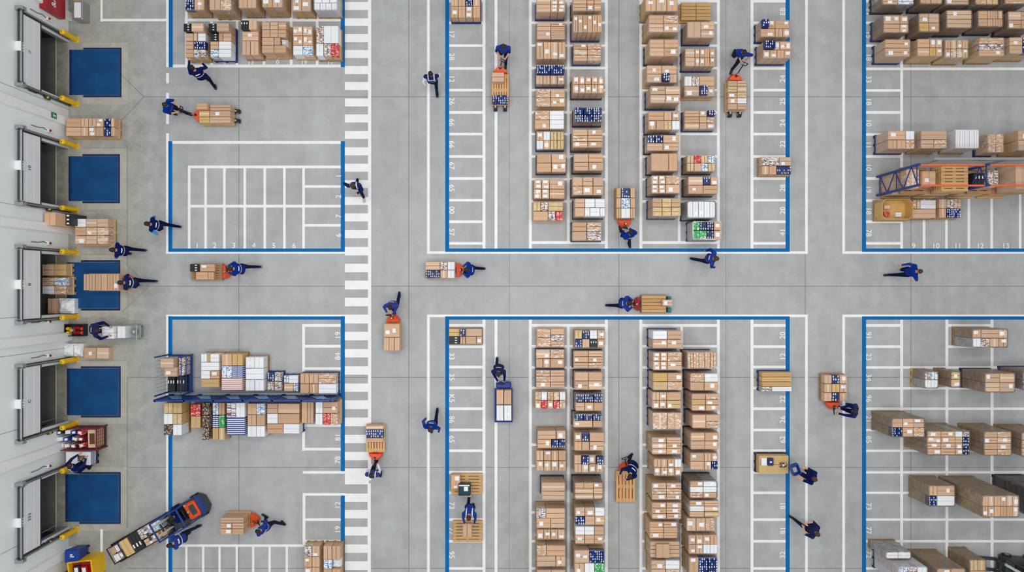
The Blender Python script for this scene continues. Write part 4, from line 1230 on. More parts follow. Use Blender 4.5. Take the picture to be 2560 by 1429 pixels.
def item_at(t, x0, y0, x1, y1, z0, z1, label, group=None, ang=0.0, cat=None):
    cx, cy = W((x0 + x1) / 2, (y0 + y1) / 2, z1); s = (H - z1) / H / PPM
    o = make_item(t, (x1 - x0) * s, (y1 - y0) * s, z1 - z0, None, (cx, cy, z0), ang)
    return tag(o, label, cat or KIND[t][3], group)
item_at('D', 1128, 1187, 1150, 1222, .145, .42, 'brown carton with white stickers at left of pallet in bay 73')
item_at('C', 1160, 1219, 1178, 1242, .145, .33, 'tan carton under the teal case on the pallet in bay 73')
item_at('L', 1657, 749, 1681, 764, .31, .52, 'small brown carton at the right end of the slatted load in cross aisle')
item_at('B', 1641, 1360, 1674, 1394, 1.01, 1.18, 'small open carton resting on top of the load near bottom of third column')

# ------------------------------------------------------------------ the workers
GR = lambda a: ('grip', a[0], a[1], .95)
person('worker in navy vest reaching up to pallets under top left bays', 481, 169, 112, 'reach', .24, 10, 25, straps='band', sleeve='navy')
person('worker hauling a loaded pallet truck beside the dashed line', 413, 262, -18, GR((449, 273)), .3, 12, 25, top='jacket', sleeve='short', straps='band')
person('worker seen from behind walking alone on white walkway line', 1076, 184, 92, 'walk', .36, 5, 5, straps='both', sleeve='white', top='vest')
person('worker on the zebra crossing holding a white tablet', 881, 464, 275, 'phone', .38, 4, 32, straps='straps', sleeve='navy', shoe='shoe_light', hair='hair_brown')
person('worker in light blue shirt and navy vest left of bay 1', 368, 559, 172, 'walk', .40, 8, 20, straps='band', sleeve='sky')
person('worker in light blue shirt beside boxes near third dock door', 281, 624, 176, 'hold', .34, 6, 22, straps='band', sleeve='sky')
person('worker pushing a pallet truck onto the third dock leveller', 301, 706, 178, GR((308, 703)), .40, 14, 20, straps='band')
person('worker pushing black crates and cartons below left bays 1 to 6', 576, 671, 182, GR((568, 673)), .42, 12, 20, top='jacket', straps='band')
person('worker bending over the chrome cart of white boxes', 243, 826, -4, ('grip', 276, 828, .95, .2), .26, 44, 30, top='navyjacket', straps='band', swap=True)
person('worker pushing a truck at left end of the cross aisle', 1167, 673, 178, GR((1154, 674)), .42, 10, 20, top='jacket', straps='print')
person('worker pushing a carton truck downwards right of the zebra crossing', 976, 768, 268, GR((973, 786)), .38, 8, 24, top='jacket', straps='band', swap=True)
person('worker with handle of truck beside bay 12 in upper aisle', 1258, 117, 268, GR((1256, 148)), .30, 6, 28, top='jacket', sleeve='short', straps='print')
person('worker dragging a truck beside the upper right numbered bays', 1860, 131, 250, GR((1862, 156)), .36, 12, 26, top='jacket', sleeve='short', straps='print')
person('worker steering a truck between upper second and third columns', 1577, 581, 105, GR((1565, 571)), .36, 6, 28, top='jacket', straps='band')
person('worker walking along the aisle edge below the fourth upper column', 1791, 646, -14, 'walk', .44, 8, 18, top='jacket', straps='print', hair='hair_brown')
person('worker in blue suit strolling in the right of the cross aisle', 2298, 678, 184, 'walk', .34, -2, 2, top='jacket', straps='print', hair='hair_brown')
person('worker pushing the slatted red truck in the cross aisle', 1574, 758, 2, GR((1584, 759)), .46, 14, 22, top='jacket', straps='print')
person('worker walking down the white line beside bay 86', 1075, 1073, 266, 'walk', .40, 6, 18, top='jacket', straps='band', swap=True)
person('worker with the blue platform trolley beside bay 35', 1246, 935, 270, ('grip', 1254, 958, .95, .12), .22, 14, 26, top='navyjacket', straps='print')
person('worker in white sleeves gripping the truck on the zebra crossing', 928, 1187, 88, GR((937, 1157)), .30, 6, 26, top='jacket', sleeve='white', straps='straps')
person('worker beside the bare pallet truck between lower columns', 1574, 1190, 228, 'down', .16, 34, 26, top='navyjacket', straps='band')
person('worker standing in bay 73 lowering a carton onto a pallet', 1172, 1294, 268, 'box', .22, 14, 30, top='jacket', straps='straps', hair='hair_brown')
person('worker crouching to the truck at the lower right walkway', 2137, 1028, 172, ('grip', 2088, 1026, .95, .1), .24, 26, 24, top='navyjacket', straps='yoke')
person('worker carrying a blue box beside the large tan carton', 2036, 1197, 158, 'box', .34, 8, 28, top='navyjacket', sleeve='short', straps='yoke', hair='hair_brown')
person('worker looking at hands in the lower right walkway', 2043, 1334, 148, 'hold', .40, 4, 22, top='navyjacket', sleeve='short', straps='yoke', hair='hair_brown')
person('worker turning a tall loaded truck in the lower left block', 645, 1327, 148, GR((648, 1308)), .40, 10, 22, top='jacket', straps='band')
person('worker leaning over the striped-sided white box by the yellow post', 176, 1163, 62, 'down', .12, 30, 30, top='navyjacket', straps='yoke')
person('worker stooping beside the order truck carrying long load', 424, 1362, 196, 'down', .28, 18, 24, top='jacket', straps='band')
person('driver seated on the orange and blue order truck', 430, 1295, 32, 'sit', .2, 4, 16, top='navyjacket', straps='print')
# ------------------------------------------------------------------ dock wall
XW = W(171, 0)[0]
DC = [-86, 179, 445, 711, 978, 1243, 1509]      # door centres, photo pixels
DW, DHT = 2.56, 2.78
mb = MB()
ys = []
for c in DC:
    yc = W(0, c)[1]; ys.append((yc + DW / 2, yc - DW / 2))
edges = [16.5] + [v for p in ys for v in p] + [-16.5]
for i in range(0, len(edges), 2):
    a, b = edges[i], edges[i + 1]
    if a - b > .02: mb.box(XW - .22, b, 0, XW, a, 4.6, M['wall'])
for a, b in ys: mb.box(XW - .22, b, DHT, XW, a, 4.6, M['wall'])
struct('wall_left', mb)
# outside: dock lip, trailer or apron floor and trailer walls with roof, added to keep the doorways dark
mb = MB(); mb.box(XW - .5, -16, -.3, XW - .02, 16, -.001, M['apron']); mb.box(XW - 4.5, -16, -.3, XW - .5, 16, -.004, M['trailer'])
mb.box(XW - .51, -16, -.3, XW - .49, 16, .002, M['white_metal'])
struct('floor_dock', mb)
mb = MB()
for a, b in ys:
    for yy in (a + .1, b - .1): mb.box(XW - 4.5, yy - .03, 0, XW - .22, yy + .03, 3.2, M['dark'])
    mb.box(XW - 4.5, b - .1, 3.2, XW - .22, a + .1, 3.26, M['dark']); mb.box(XW - 4.56, b - .1, 0, XW - 4.5, a + .1, 3.26, M['dark'])
struct('trim_1', mb)
marks = {1: '//', 2: '10', 3: '8', 4: 'C', 5: '333'}
for i, c in enumerate(DC):
    yc = W(0, c)[1]
    d = link('door_%d' % (i + 1), None, None, (XW, yc, 0)); d['kind'] = 'structure'; d.empty_display_size = .2
    z0 = 1.78
    pm = MB(); n = 3; hs = [z0, 2.14, 2.52, 2.76]
    for k in range(3):
        pm.box(.02, -DW / 2 + .02, hs[k] + .006, .08, DW / 2 - .02, hs[k + 1] - .006, M['white_metal'], .012)
    pm.box(.03, -DW / 2 + .03, z0, .07, DW / 2 - .03, 2.75, M['grey_metal']); pm.box(.015, -DW / 2 + .02, z0 - .05, .085, DW / 2 - .02, z0, M['rubber'])
    part('door_panel', pm, d)
    for s in (1, -1):
        tm = MB(); tm.box(.0, s * (DW / 2 + .05) - .05, 0, .12, s * (DW / 2 + .05) + .05, 2.95, M['dark_metal'])
        tm.box(-.2, s * (DW / 2 - .06) - .05, 0, .012, s * (DW / 2 - .06) + .05, 2.76, M['white_metal'])
        for q in range(4): tm.box(-.18 + q * .05, s * (DW / 2 - .115) - .008, 0, -.155 + q * .05, s * (DW / 2 - .115) + .008, 2.76, M['grey_metal'])
        tm.box(.12, s * (DW / 2 + .05) - .02, .2, .15, s * (DW / 2 + .05) + .02, 2.9, M['grey_metal'])
        part('door_track', tm, d)
    sh = MB(); sh.cyl((.20, -DW / 2 - .12, 2.98), (.20, DW / 2 + .12, 2.98), .035, .035, M['grey_metal'], 12)
    part('spring_shaft', sh, d)
    dr = MB(); dr.cyl((.13, -DW / 2 + .05, 2.92), (.13, DW / 2 - .05, 2.92), .085, .085, M['dark_metal'], 14)
    for y_ in (-.1, 0, .1): dr.cyl((.13, y_ - .03, 2.92), (.13, y_ + .03, 2.92), .10, .10, M['grey_metal'], 14)
    part('spring_drum', dr, d)
    for s in (1, -1):
        b2 = MB(); b2.box(0, s * (DW / 2 + .08) - .07, 2.84, .30, s * (DW / 2 + .08) + .07, 3.06, M['grey_metal'], .01)
        b2.cyl((.2, s * (DW / 2 + .02) - .02, 2.98), (.2, s * (DW / 2 + .02) + .02, 2.98), .11, .11, M['dark_metal'], 14)
        part('bearing_bracket', b2, d)
    cb = MB(); cb.box(0, -.17, 2.80, .22, .17, 3.04, M['white_metal'], .02); part('motor_box', cb, d)
    if i in marks:
        t = link('door_number', text_mesh(marks[i], .2, M['dock_frame']), d, (.083, 0, 2.36)); t.rotation_euler = (PI / 2, 0, PI / 2)
# white building columns standing proud of the wall
for k, c in enumerate((42, 307, 575, 840, 1108, 1376)):
    yc = W(0, c)[1]; m2 = MB(); m2.box(XW, yc - .17, 0, XW + .16, yc + .17, 4.6, M['pilaster'], .03)
    struct('trim_%d' % (k + 2), m2)
mb = MB()
for y_ in (240, 285, 520, 790, 880, 1060, 1150, 1340):
    yy = W(0, y_ * .93 + 50)[1]; mb.box(XW - .01, yy - .008, 0, XW + .004, yy + .008, 4.5, M['grey_metal'])
struct('trim_8', mb)
mb = MB()
mb.box(XW - .02, 15.5, 2.45, XW + .02, -15.5, 2.45 + .001, M['wall'])
# dock levellers
for i, (x0, y0, x1, y1) in enumerate(((174, 121, 302, 241), (172, 387, 298, 506), (168, 652, 299, 774), (168, 917, 300, 1041), (164, 1181, 300, 1307))):
    a = W(x0, y0); b = W(x1, y1); cx, cy = (a[0] + b[0]) / 2, (a[1] + b[1]) / 2; hw, hd = (b[0] - a[0]) / 2, (a[1] - b[1]) / 2
    r = root('dock_leveller', 'blue steel dock leveller plate, ' + ORD[i] + ' from the top along the wall', 'dock leveller', (cx, cy, 0), 0, 'dock levellers')
    fm = MB()
    fm.box(-hw + .55, -hd - .03, 0, hw + .03, -hd + .05, .008, M['dock_frame']); fm.box(-hw + .55, hd - .05, 0, hw + .03, hd + .03, .008, M['dock_frame']); fm.box(hw - .05, -hd + .05, 0, hw + .03, hd - .05, .008, M['dock_frame'])
    part('pit_frame', fm, r)
    pm = MB().box(-hw + .02, -hd + .06, 0, hw - .06, hd - .06, .014, M['dock_blue']); part('deck_plate', pm, r)
    lm = MB().box(-hw, -hd + .06, .0, -hw + .10, hd - .06, .018, M['dock_frame']); part('hinge_lip', lm, r)
# yellow guard posts
side = ('above', 'below')
for i, c in enumerate(DC):
    for s in (0, 1):
        yc = c + (-80 if s == 0 else 80)
        if yc < -30 or yc > 1440: continue
        x, y = W(190, yc)
        mb = MB(); mb.box(-.11, -.11, 0, .11, .11, .012, M['yellow']); mb.box(-.10, -.095, 0, .10, .095, .92, M['yellow'], .05)
        mb.cyl((0, 0, .90), (0, 0, .925), .02, .02, M['black'], 8)
        nm = {0: 'red cabinet at top', 1: 'first dock door', 2: 'second dock door', 3: 'third dock door', 4: 'fourth dock door', 5: 'fifth dock door', 6: 'bottom edge'}[i]
        solo('guard_post', mb, 'yellow steel guard post ' + ('at upper side of ' if s == 0 else 'at lower side of ') + nm, 'guard post', (x, y, 0), 0, 'yellow guard posts')
# door controls, cable and sign on the wall
for i, (px, py, z, red) in enumerate(((118, 244, 1.35, 0), (128, 327, 1.2, 1), (126, 523, 1.25, 0), (118, 608, 1.2, 1), (124, 803, 1.2, 1), (122, 888, 1.2, 1), (124, 1080, 1.2, 0), (130, 1163, 1.2, 1), (128, 1352, 1.2, 0), (123, 48, 1.25, 1))):
    y = W(px, py, z)[1]
    words = ['grey door control below first dock door', 'red and grey control above second dock door', 'grey door control below second dock door', 'red-topped control above third dock door', 'red-topped control below third dock door',
             'red-topped control above fourth dock door', 'grey door control below fourth dock door', 'black and red control above fifth dock door', 'grey door control below fifth dock door', 'red-topped control above first dock door'][i]
    r = root('door_control', words + ' on white wall', 'control box', (XW, y, z), 0, 'door control boxes')
    b1 = MB().box(0, -.07, -.14, .09, .07, .14, M['dark_metal'] if not red else M['white_metal'], .015); part('control_housing', b1, r)
    b2 = MB(); b2.cyl((.09, 0, .05), (.13, 0, .05), .045, .04, M['red'] if red else M['yellow'], 12); part('push_button', b2, r)
    b3 = MB(); b3.tube([(.03, 0, .14), (.03, .05, .34), (.03, 0, .62), (.03, .0, 1.0)], .012, M['dark_metal'], 6); part('cable', b3, r)
x, y = W(131, 285, 1.15)
r = root('exit_sign', 'small green and white exit sign on column below first dock door', 'sign', (XW + .162, W(0, 307)[1] + .02, 1.15), 0)
part('sign_panel', MB().box(0, -.11, -.15, .02, .11, .15, M['green'], .006), r)
mb = MB(); mb.box(.02, -.07, .02, .024, .07, .05, M['letters']); mb.box(.02, -.02, -.1, .024, .02, .02, M['letters']); mb.box(.02, -.07, -.07, .024, -.02, -.04, M['letters']); part('running_figure', mb, r)
# red cabinet and grey unit at the top edge
a = W(188, 18, 0); r = root('hose_cabinet', 'dark red wall cabinet with white lettering at top left corner', 'cabinet', (XW + .012, W(0, 12, 1.0)[1], 0), 0)
part('cabinet_body', MB().box(0, -.42, .62, .26, .60, 1.75, M['red'], .02), r)
t = link('lettering', text_mesh('&A!!', .34, M['letters']), r, (.262, .1, 1.3)); t.rotation_euler = (PI / 2, 0, PI / 2)
x, y = W(192, 25, 0.5)
mb = MB(); mb.box(-.16, -.36, 0, .22, .36, .5, M['grey_metal'], .02); mb.box(-.10, -.30, .5, .16, .30, .515, M['white_metal'], .01)
solo('metal_cabinet', mb, 'low grey metal cabinet on floor under the red wall cabinet', 'cabinet', (x, y, 0))

# ------------------------------------------------------------------ goods around the docks
def mesh_panel(mb, p0, ex, ez, nx, nz, r, m):
    p0 = Vector(p0); ex = Vector(ex); ez = Vector(ez)
    for i in range(nx + 1): mb.bar(p0 + ex * (i / nx), p0 + ex * (i / nx) + ez, r, r, m)
    for j in range(nz + 1): mb.bar(p0 + ez * (j / nz), p0 + ez * (j / nz) + ex, r, r, m)
# leaning tall carton and dark box behind it at the wall
item_at('B', 110, 531, 138, 563, .02, 1.55, 'tall brown carton leaning against wall above third dock door')
item_at('K', 150, 534, 180, 563, .02, .95, 'black tall case beside the leaning carton at dock wall')
# tray of red and yellow goods
x, y = W(195, 824, 0)
r = root('parts_tray', 'black tray on floor beside the wall below third dock door', 'tray', (x, y, 0))
mb = MB(); mb.box(-.36, -.24, 0, .40, .24, .05, M['black']); mb.box(-.36, -.24, .05, -.34, .24, .3, M['black']); mb.box(.38, -.24, .05, .40, .24, .3, M['black']); mb.box(-.34, -.24, .05, .38, -.22, .3, M['black']); mb.box(-.34, .22, .05, .38, .24, .3, M['black'])
part('tray_shell', mb, r)
k = 0
for (dx, dy, m_, w_) in ((-.26, .06, 'yellow', 'yellow bottle'), (-.26, -.1, 'yellow', 'yellow bottle'), (-.12, 0, 'carton', 'brown jar'), (.04, .09, 'red', 'red bottle'), (.04, -.09, 'red', 'red bottle'), (.175, .09, 'red', 'red bottle'), (.175, -.09, 'red', 'red bottle'), (.31, .06, 'orange', 'orange bottle'), (.31, -.1, 'orange', 'orange bottle')):
    mb = MB(); mb.cyl((0, 0, 0), (0, 0, .20), .066, .066, M[m_], 12); mb.cyl((0, 0, .20), (0, 0, .25), .06, .035, M[m_], 12); mb.cyl((0, 0, .25), (0, 0, .28), .022, .022, M[m_], 10)
    o = solo('bottle', mb, w_ + ' standing in black tray by the dock wall', 'bottle', (x + dx, y + dy, .05), 0, 'bottles in the black tray')
# mesh bin of scrap packaging
x, y = W(195, 1096, .6); hw, hd = .80, .42
r = root('mesh_bin', 'dark red wire-sided bin heaped with mixed packaging by fourth dock door', 'bin', (x, y, 0))
mb = MB()
for sx in (-1, 1):
    for sy in (-1, 1): mb.bar((sx * hw, sy * hd, 0), (sx * hw, sy * hd, .75), .05, .05, M['maroon'])
for sy in (-1, 1): mb.bar((-hw, sy * hd, .74), (hw, sy * hd, .74), .04, .04, M['maroon'])
for sx in (-1, 1): mb.bar((sx * hw, -hd, .74), (sx * hw, hd, .74), .04, .04, M['maroon'])
part('bin_frame', mb, r)
mb = MB()
for sy in (-1, 1): mesh_panel(mb, (-hw, sy * hd, .1), (2 * hw, 0, 0), (0, 0, .62), 12, 5, .012, M['maroon'])
for sx in (-1, 1): mesh_panel(mb, (sx * hw, -hd, .1), (0, 2 * hd, 0), (0, 0, .62), 6, 5, .012, M['maroon'])
part('wire_mesh', mb, r)
part('bin_floor', MB().box(-hw, -hd, .06, hw, hd, .10, M['dark_metal']), r)
RR = random.Random(5)
def dropbox(w, d, h, m, nm, lab, cat, loc, rot, group):
    mb = MB(); mb.box(-w/2, -d/2, 0, w/2, d/2, h, M[m], .01); mb.box(-w*.3, -d*.3, h, w*.3, d*.3, h + .004, M['seam'] if m == 'carton' else M['white_card'])
    o = solo(nm, mb, lab, cat, loc, 0, group); o.rotation_euler = rot; return o
dropbox(.34, .7, .5, 'carton', 'carton', 'large brown carton standing in right end of the wire bin', 'box', (x + .56, y, .11), (0, 0, .03), 'packaging in the wire bin')
cols = ['white_card', 'mixed', 'dark_print', 'red_print', 'white_card', 'blue_plastic', 'mixed', 'red', 'crate_black', 'white_card', 'blue_plastic', 'red_print']
nmw = {'white_card': 'white packet', 'mixed': 'mixed-colour packet', 'dark_print': 'dark patterned packet', 'red_print': 'red packet', 'blue_plastic': 'blue packet', 'red': 'plain red packet', 'crate_black': 'black packet'}
for i in range(12):
    ix, iy = i % 4, i // 4
    dropbox(.2, .15, .52 + .05 * (i % 3), cols[i], 'packet', nmw[cols[i]] + ' in the heap inside the dark red wire bin', 'packet', (x - .66 + ix * .27, y - .26 + iy * .26, .11), (0, 0, RR.uniform(-.25, .25)), 'packaging in the wire bin')
# blue bin and yellow sorting container at the bottom left
x, y = W(180, 1390, .75); r = root('waste_bin', 'blue plastic waste bin by the wall at bottom left', 'bin', (x, y, 0))
mb = MB(); mb.add([(-.2,-.18,.05),(.2,-.18,.05),(.2,.18,.05),(-.2,.18,.05),(-.26,-.24,.72),(.26,-.24,.72),(.26,.24,.72),(-.26,.24,.72)], [(0,3,2,1),(4,5,6,7),(0,1,5,4),(1,2,6,5),(2,3,7,6),(3,0,4,7)], M['blue_plastic']); part('bin_body', mb, r)
part('bin_lid', MB().box(-.28, -.26, .72, .28, .26, .78, M['blue_plastic'], .03), r)
mb = MB(); mb.box(-.06, -.02, .78, .10, .02, .784, M['letters']); mb.box(-.06, .05, .78, .04, .09, .784, M['letters']); part('lid_print', mb, r)
mb = MB()
for s in (1, -1): mb.cyl((.2, s * .15 - .03, .06), (.2, s * .15 + .03, .06), .06, .06, M['rubber'], 12)
part('bin_wheels', mb, r)
x, y = W(202, 1424, .8); r = root('sorting_container', 'yellow open container with black lettering at bottom left edge', 'container', (x, y, 0), .12)
mb = MB(); w_, d_, h_ = .48, .36, .85
mb.box(-w_, -d_, 0, w_, d_, .05, M['yellow'])
for a in ((-w_, -d_, w_, -d_ + .05), (-w_, d_ - .05, w_, d_), (-w_, -d_ + .05, -w_ + .05, d_ - .05), (w_ - .05, -d_ + .05, w_, d_ - .05)): mb.box(a[0], a[1], .05, a[2], a[3], h_, M['yellow'], .01)
part('container_shell', mb, r)
t = link('lettering', text_mesh('ecopro', .2, M['black']), r, (0, d_ - .025, h_ + .001)); t.scale = (1, .28, 1)
part('container_lid', MB().box(-w_ + .06, -d_ + .06, .55, w_ - .06, d_ - .06, .60, M['red'], .01), r)
for i, (dx, m_, w1) in enumerate(((-.2, 'crate_black', 'black'), (.1, 'red', 'red'))):
    dropbox(.24, .3, .16, m_, 'packet', w1 + ' packet lying inside the yellow container', 'packet', (x + dx, y - .02, .605), (0, 0, .12), 'packets in the yellow container')

# chrome cart with white boxes
x0, y0 = W(308, 829, .4); r = root('push_cart', 'chrome tube push cart of white boxes above fourth leveller', 'cart', (x0, y0, 0))
part('cart_deck', MB().box(-.62, -.27, .20, .62, .27, .24, M['grey_metal'], .01), r)
mb = MB(); mb.tube([(.6, -.27, .22), (.72, -.27, .75), (.72, .27, .75), (.6, .27, .22)], .022, M['grey_metal'], 10); mb.tube([(-.6, -.27, .22), (-.66, -.27, .98), (-.66, .27, .98), (-.6, .27, .22)], .022, M['grey_metal'], 10); mb.tube([(-.64, .27, .6), (.68, .27, .55)], .016, M['grey_metal'], 8); mb.tube([(-.64, -.27, .6), (.68, -.27, .55)], .016, M['grey_metal'], 8)
part('cart_rails', mb, r)
for sx in (1, -1):
    for sy in (1, -1):
        mb = MB(); mb.cyl((sx * .5, sy * .2 - .02, .08), (sx * .5, sy * .2 + .02, .08), .08, .08, M['rubber'], 14); mb.box(sx * .5 - .03, sy * .2 - .035, .08, sx * .5 + .03, sy * .2 + .035, .2, M['grey_metal']); part('caster', mb, r)
for i, (dx, dy, w_, d_, h_, lab) in enumerate(((-.36, .11, .44, .24, .62, 'white carton on chrome cart, upper left of two stacked tall'), (-.36, -.13, .44, .22, .58, 'white carton on chrome cart, lower left of two stacked tall'), (.08, 0, .30, .46, .44, 'white carton in the middle of chrome cart'))):
    o = make_item('W', w_, d_, h_, None, (x0 + dx, y0 + dy, .241)); tag(o, lab, 'box', 'white cartons on the chrome cart')
mb = MB(); mb.sphere((0, 0, .12), (.11, .14, .12), M['grey_metal'], 10, 6); solo('plastic_bag', mb, 'grey plastic bag in right end of the chrome cart', 'bag', (x0 + .42, y0, .241))

# blue platform trolley with cartons
x0, y0 = W(1259, 1012, .3); r = root('platform_trolley', 'blue platform trolley beside bay 86 with raised rails', 'trolley', (x0, y0, 0), PI / 2)
part('platform', MB().box(-.68, -.36, .16, .66, .36, .22, M['blue_plastic'], .02), r)
mb = MB()
for s in (1, -1): mb.bar((-.68, s * .345, .26), (.66, s * .345, .26), .03, .09, M['blue_plastic'])
mb.bar((-.67, -.34, .26), (-.67, .34, .26), .03, .09, M['blue_plastic']); part('side_rail', mb, r)
mb = MB(); mb.box(.66, -.30, .16, .92, .30, .34, M['blue_plastic'], .05); part('drive_head', mb, r)
g = W(1254, 958, .95); gl_ = Vector((g[1] - y0, -(g[0] - x0), .95))
mb = MB(); mb.tube([(.84, .03, .34), (gl_.x - .06, gl_.y, .92)], .022, M['black'], 8); mb.tube([(gl_.x - .02, gl_.y - .15, .95), (gl_.x - .02, gl_.y + .15, .95)], .018, M['black'], 8); mb.tube([(gl_.x - .06, gl_.y, .92), (gl_.x - .02, gl_.y, .95)], .018, M['black'], 8); part('handle', mb, r)
for sx in (1, -1):
    for sy in (1, -1):
        mb = MB(); mb.cyl((sx * .5, sy * .26 - .025, .08), (sx * .5, sy * .26 + .025, .08), .08, .08, M['rubber'], 14); part('caster', mb, r)
for i, (px0, py0, px1, py1, t, lab) in enumerate(((1241, 975, 1259, 1010, 'B', 'brown carton at upper left of the blue trolley'), (1260, 975, 1279, 1010, 'B', 'brown carton at upper right of the blue trolley'), (1241, 1013, 1259, 1051, 'W', 'white carton at lower left of the blue trolley'), (1260, 1013, 1279, 1051, 'W', 'white carton at lower right of the blue trolley'))):
    cx, cy = W((px0 + px1) / 2, (py0 + py1) / 2, .6); s = (H - .6) / H / PPM
    cx = max(min(cx, x0 + .33 - (px1 - px0) * s / 2), x0 - .33 + (px1 - px0) * s / 2)
    o = make_item(t, (px1 - px0) * s * .95, (py1 - py0) * s, .38, None, (cx, cy, .221)); tag(o, lab, 'box', 'cartons on the blue trolley')

# hand-held boxes
item_at('B', 1157, 1309, 1179, 1342, .80, 1.06, 'brown carton held out over the pallet in bay 77')
x, y = W(1161, 1224, .6); mb = MB(); mb.box(-.24, -.24, 0, .24, .22, .24, M['teal_case'], .015); mb.box(-.22, -.19, .24, .22, -.16, .246, M['dock_frame']); mb.box(-.02, -.05, .24, .14, .12, .244, M['sticker']); mb.box(-.22, .14, .24, .20, .19, .25, M['white_card'])
solo('case', mb, 'dark teal case with white strips on the pallet in bay 73', 'case', (x, y, .335))
x, y = W(1988, 1173, 1.05); mb = MB(); mb.box(-.16, -.2, 0, .16, .2, .05, M['blue_plastic'], .015)
for a in ((-.16, -.2, .16, -.17), (-.16, .17, .16, .2), (-.16, -.17, -.13, .17), (.13, -.17, .16, .17)): mb.box(a[0], a[1], .05, a[2], a[3], .22, M['blue_plastic'])
mb.box(-.1, -.12, .05, .08, .1, .12, M['grey_metal'], .02)
solo('tote_box', mb, 'open blue box carried by worker beside large tan carton', 'box', (x, y, .92), .35)
# small things lying on the large tan carton
for (px0, py0, px1, py1, h_, m_, nm, lab) in ((1903, 1144, 1917, 1163, .08, 'white_card', 'packet', 'white packet lying on the large tan carton'), (1919, 1144, 1933, 1163, .1, 'navy_pack', 'packet', 'navy packet lying on the large tan carton'), (1950, 1156, 1967, 1168, .05, 'dark_print', 'packet', 'dark brown packet lying on the large tan carton')):
    cx, cy = W((px0 + px1) / 2, (py0 + py1) / 2, .55); s = (H - .55) / H / PPM
    mb = MB(); mb.box(-(px1 - px0) * s / 2, -(py1 - py0) * s / 2, 0, (px1 - px0) * s / 2, (py1 - py0) * s / 2, h_, M[m_], .012); mb.box(-.04, -.03, h_, .04, .03, h_ + .003, M['sticker'])
    solo(nm, mb, lab, 'packet', (cx, cy, .501), 0, 'small packets on the large tan carton')
# teal end blocks of the slatted truck load
for yy, c, w1 in ((747, 'teal', 'teal'), (775, 'teal', 'teal')):
    cx, cy = W(1674, yy, .3); mb = MB(); mb.box(-.07, -.1, 0, .07, .1, .3, M[c], .02); mb.box(-.05, -.08, .3, .05, .08, .305, M[c])
    solo('plastic_crate', mb, 'small teal crate at ' + ('upper' if yy < 760 else 'lower') + ' right of the slatted truck load', 'crate', (cx, cy, 0.0))

# ------------------------------------------------------------------ blue rack in the lower-left block
ya = W(0, 987)[1]; xa = W(431, 0)[0]; xb = W(850, 0)[0]; Ln = xb - xa
r = root('storage_rack', 'long low blue rack dividing the lower left mixed goods', 'rack', (xa, ya, 0))
npan = 6
for i in range(npan + 1):
    mb = MB(); X_ = i * Ln / npan; mb.box(X_ - .04, -.05, 0, X_ + .04, .05, 1.42, M['rack_blue'], .008); mb.box(X_ - .07, -.08, 0, X_ + .07, .08, .012, M['rack_blue']); part('upright_post', mb, r)
for i in range(npan):
    mb = MB(); X0, X1 = i * Ln / npan + .05, (i + 1) * Ln / npan - .05
    mb.box(X0, -.02, .15, X1, .02, 1.36, M['rack_blue'], .004)
    for q in range(5): mb.box(X0 + (q + .5) * (X1 - X0) / 5 - .03, -.032, .2, X0 + (q + .5) * (X1 - X0) / 5 + .03, .034, 1.3, M['rack_blue'])
    part('back_panel', mb, r)
    mb = MB(); mb.add([(X0 + .05, .036, .55), (X1 - .5, .036, .45), (X1 - .15, .036, 1.15), (X0 + .5, .036, 1.2), (X0 + .05, .046, .55), (X1 - .5, .046, .45), (X1 - .15, .046, 1.15), (X0 + .5, .046, 1.2)], [(0, 1, 2, 3), (7, 6, 5, 4), (4, 5, 1, 0), (5, 6, 2, 1), (6, 7, 3, 2), (7, 4, 0, 3)], M['pale_blue']); part('panel_sign', mb, r, label='pale blue patch')
mb = MB(); mb.box(0, .10, .30, Ln, .15, .37, M['grey_metal']); mb.box(0, -.03, 1.36, Ln, .03, 1.42, M['rack_blue']); part('top_rail', mb, r)
# cage of tall cases at left end
r = root('roll_cage', 'blue roll cage holding cases at left end of the blue rack', 'cage', (*W(456, 931, 0), 0))
ax, ay = .46, .74
for sx in (1, -1):
    for sy in (1, -1):
        mb = MB(); mb.bar((sx * ax, sy * ay, .1), (sx * ax, sy * ay, 1.28), .05, .05, M['rack_blue']); part('corner_post', mb, r)
mb = MB(); mb.box(-ax, -ay, .10, ax, ay, .15, M['rack_blue']); part('cage_base', mb, r)
mb = MB(); mesh_panel(mb, (-ax, -ay, .2), (0, 2 * ay, 0), (0, 0, 1.05), 10, 6, .008, M['grey_metal']); mesh_panel(mb, (ax, -ay, .2), (0, 2 * ay, 0), (0, 0, .9), 4, 2, .02, M['rack_blue']); part('mesh_side', mb, r)
mb = MB()
for sx in (1, -1):
    for sy in (1, -1): mb.cyl((sx * .38, sy * .65 - .02, .05), (sx * .38, sy * .65 + .02, .05), .05, .05, M['rubber'], 12)
part('casters', mb, r)
cx, cy = W(456, 931, 0)
for (dx, dy, w_, d_, h_, t, lab) in ((-.16, .48, .5, .36, .78, 'B', 'brown carton uppermost in the blue roll cage'), (-.10, .12, .5, .36, .62, 'L', 'brown carton with white label in the blue roll cage'), (-.2, -.39, .3, .6, .38, 'K', 'black case lower left in the blue roll cage'), (.16, -.39, .34, .6, .34, 'K', 'black case lower right in the blue roll cage'), (.28, .32, .22, .7, .5, 'M', 'narrow dark case at right in the blue roll cage')):
    o = make_item(t, w_, d_, h_, None, (cx + dx, cy + dy, .151)); tag(o, lab, KIND[t][3], 'goods in the blue roll cage')

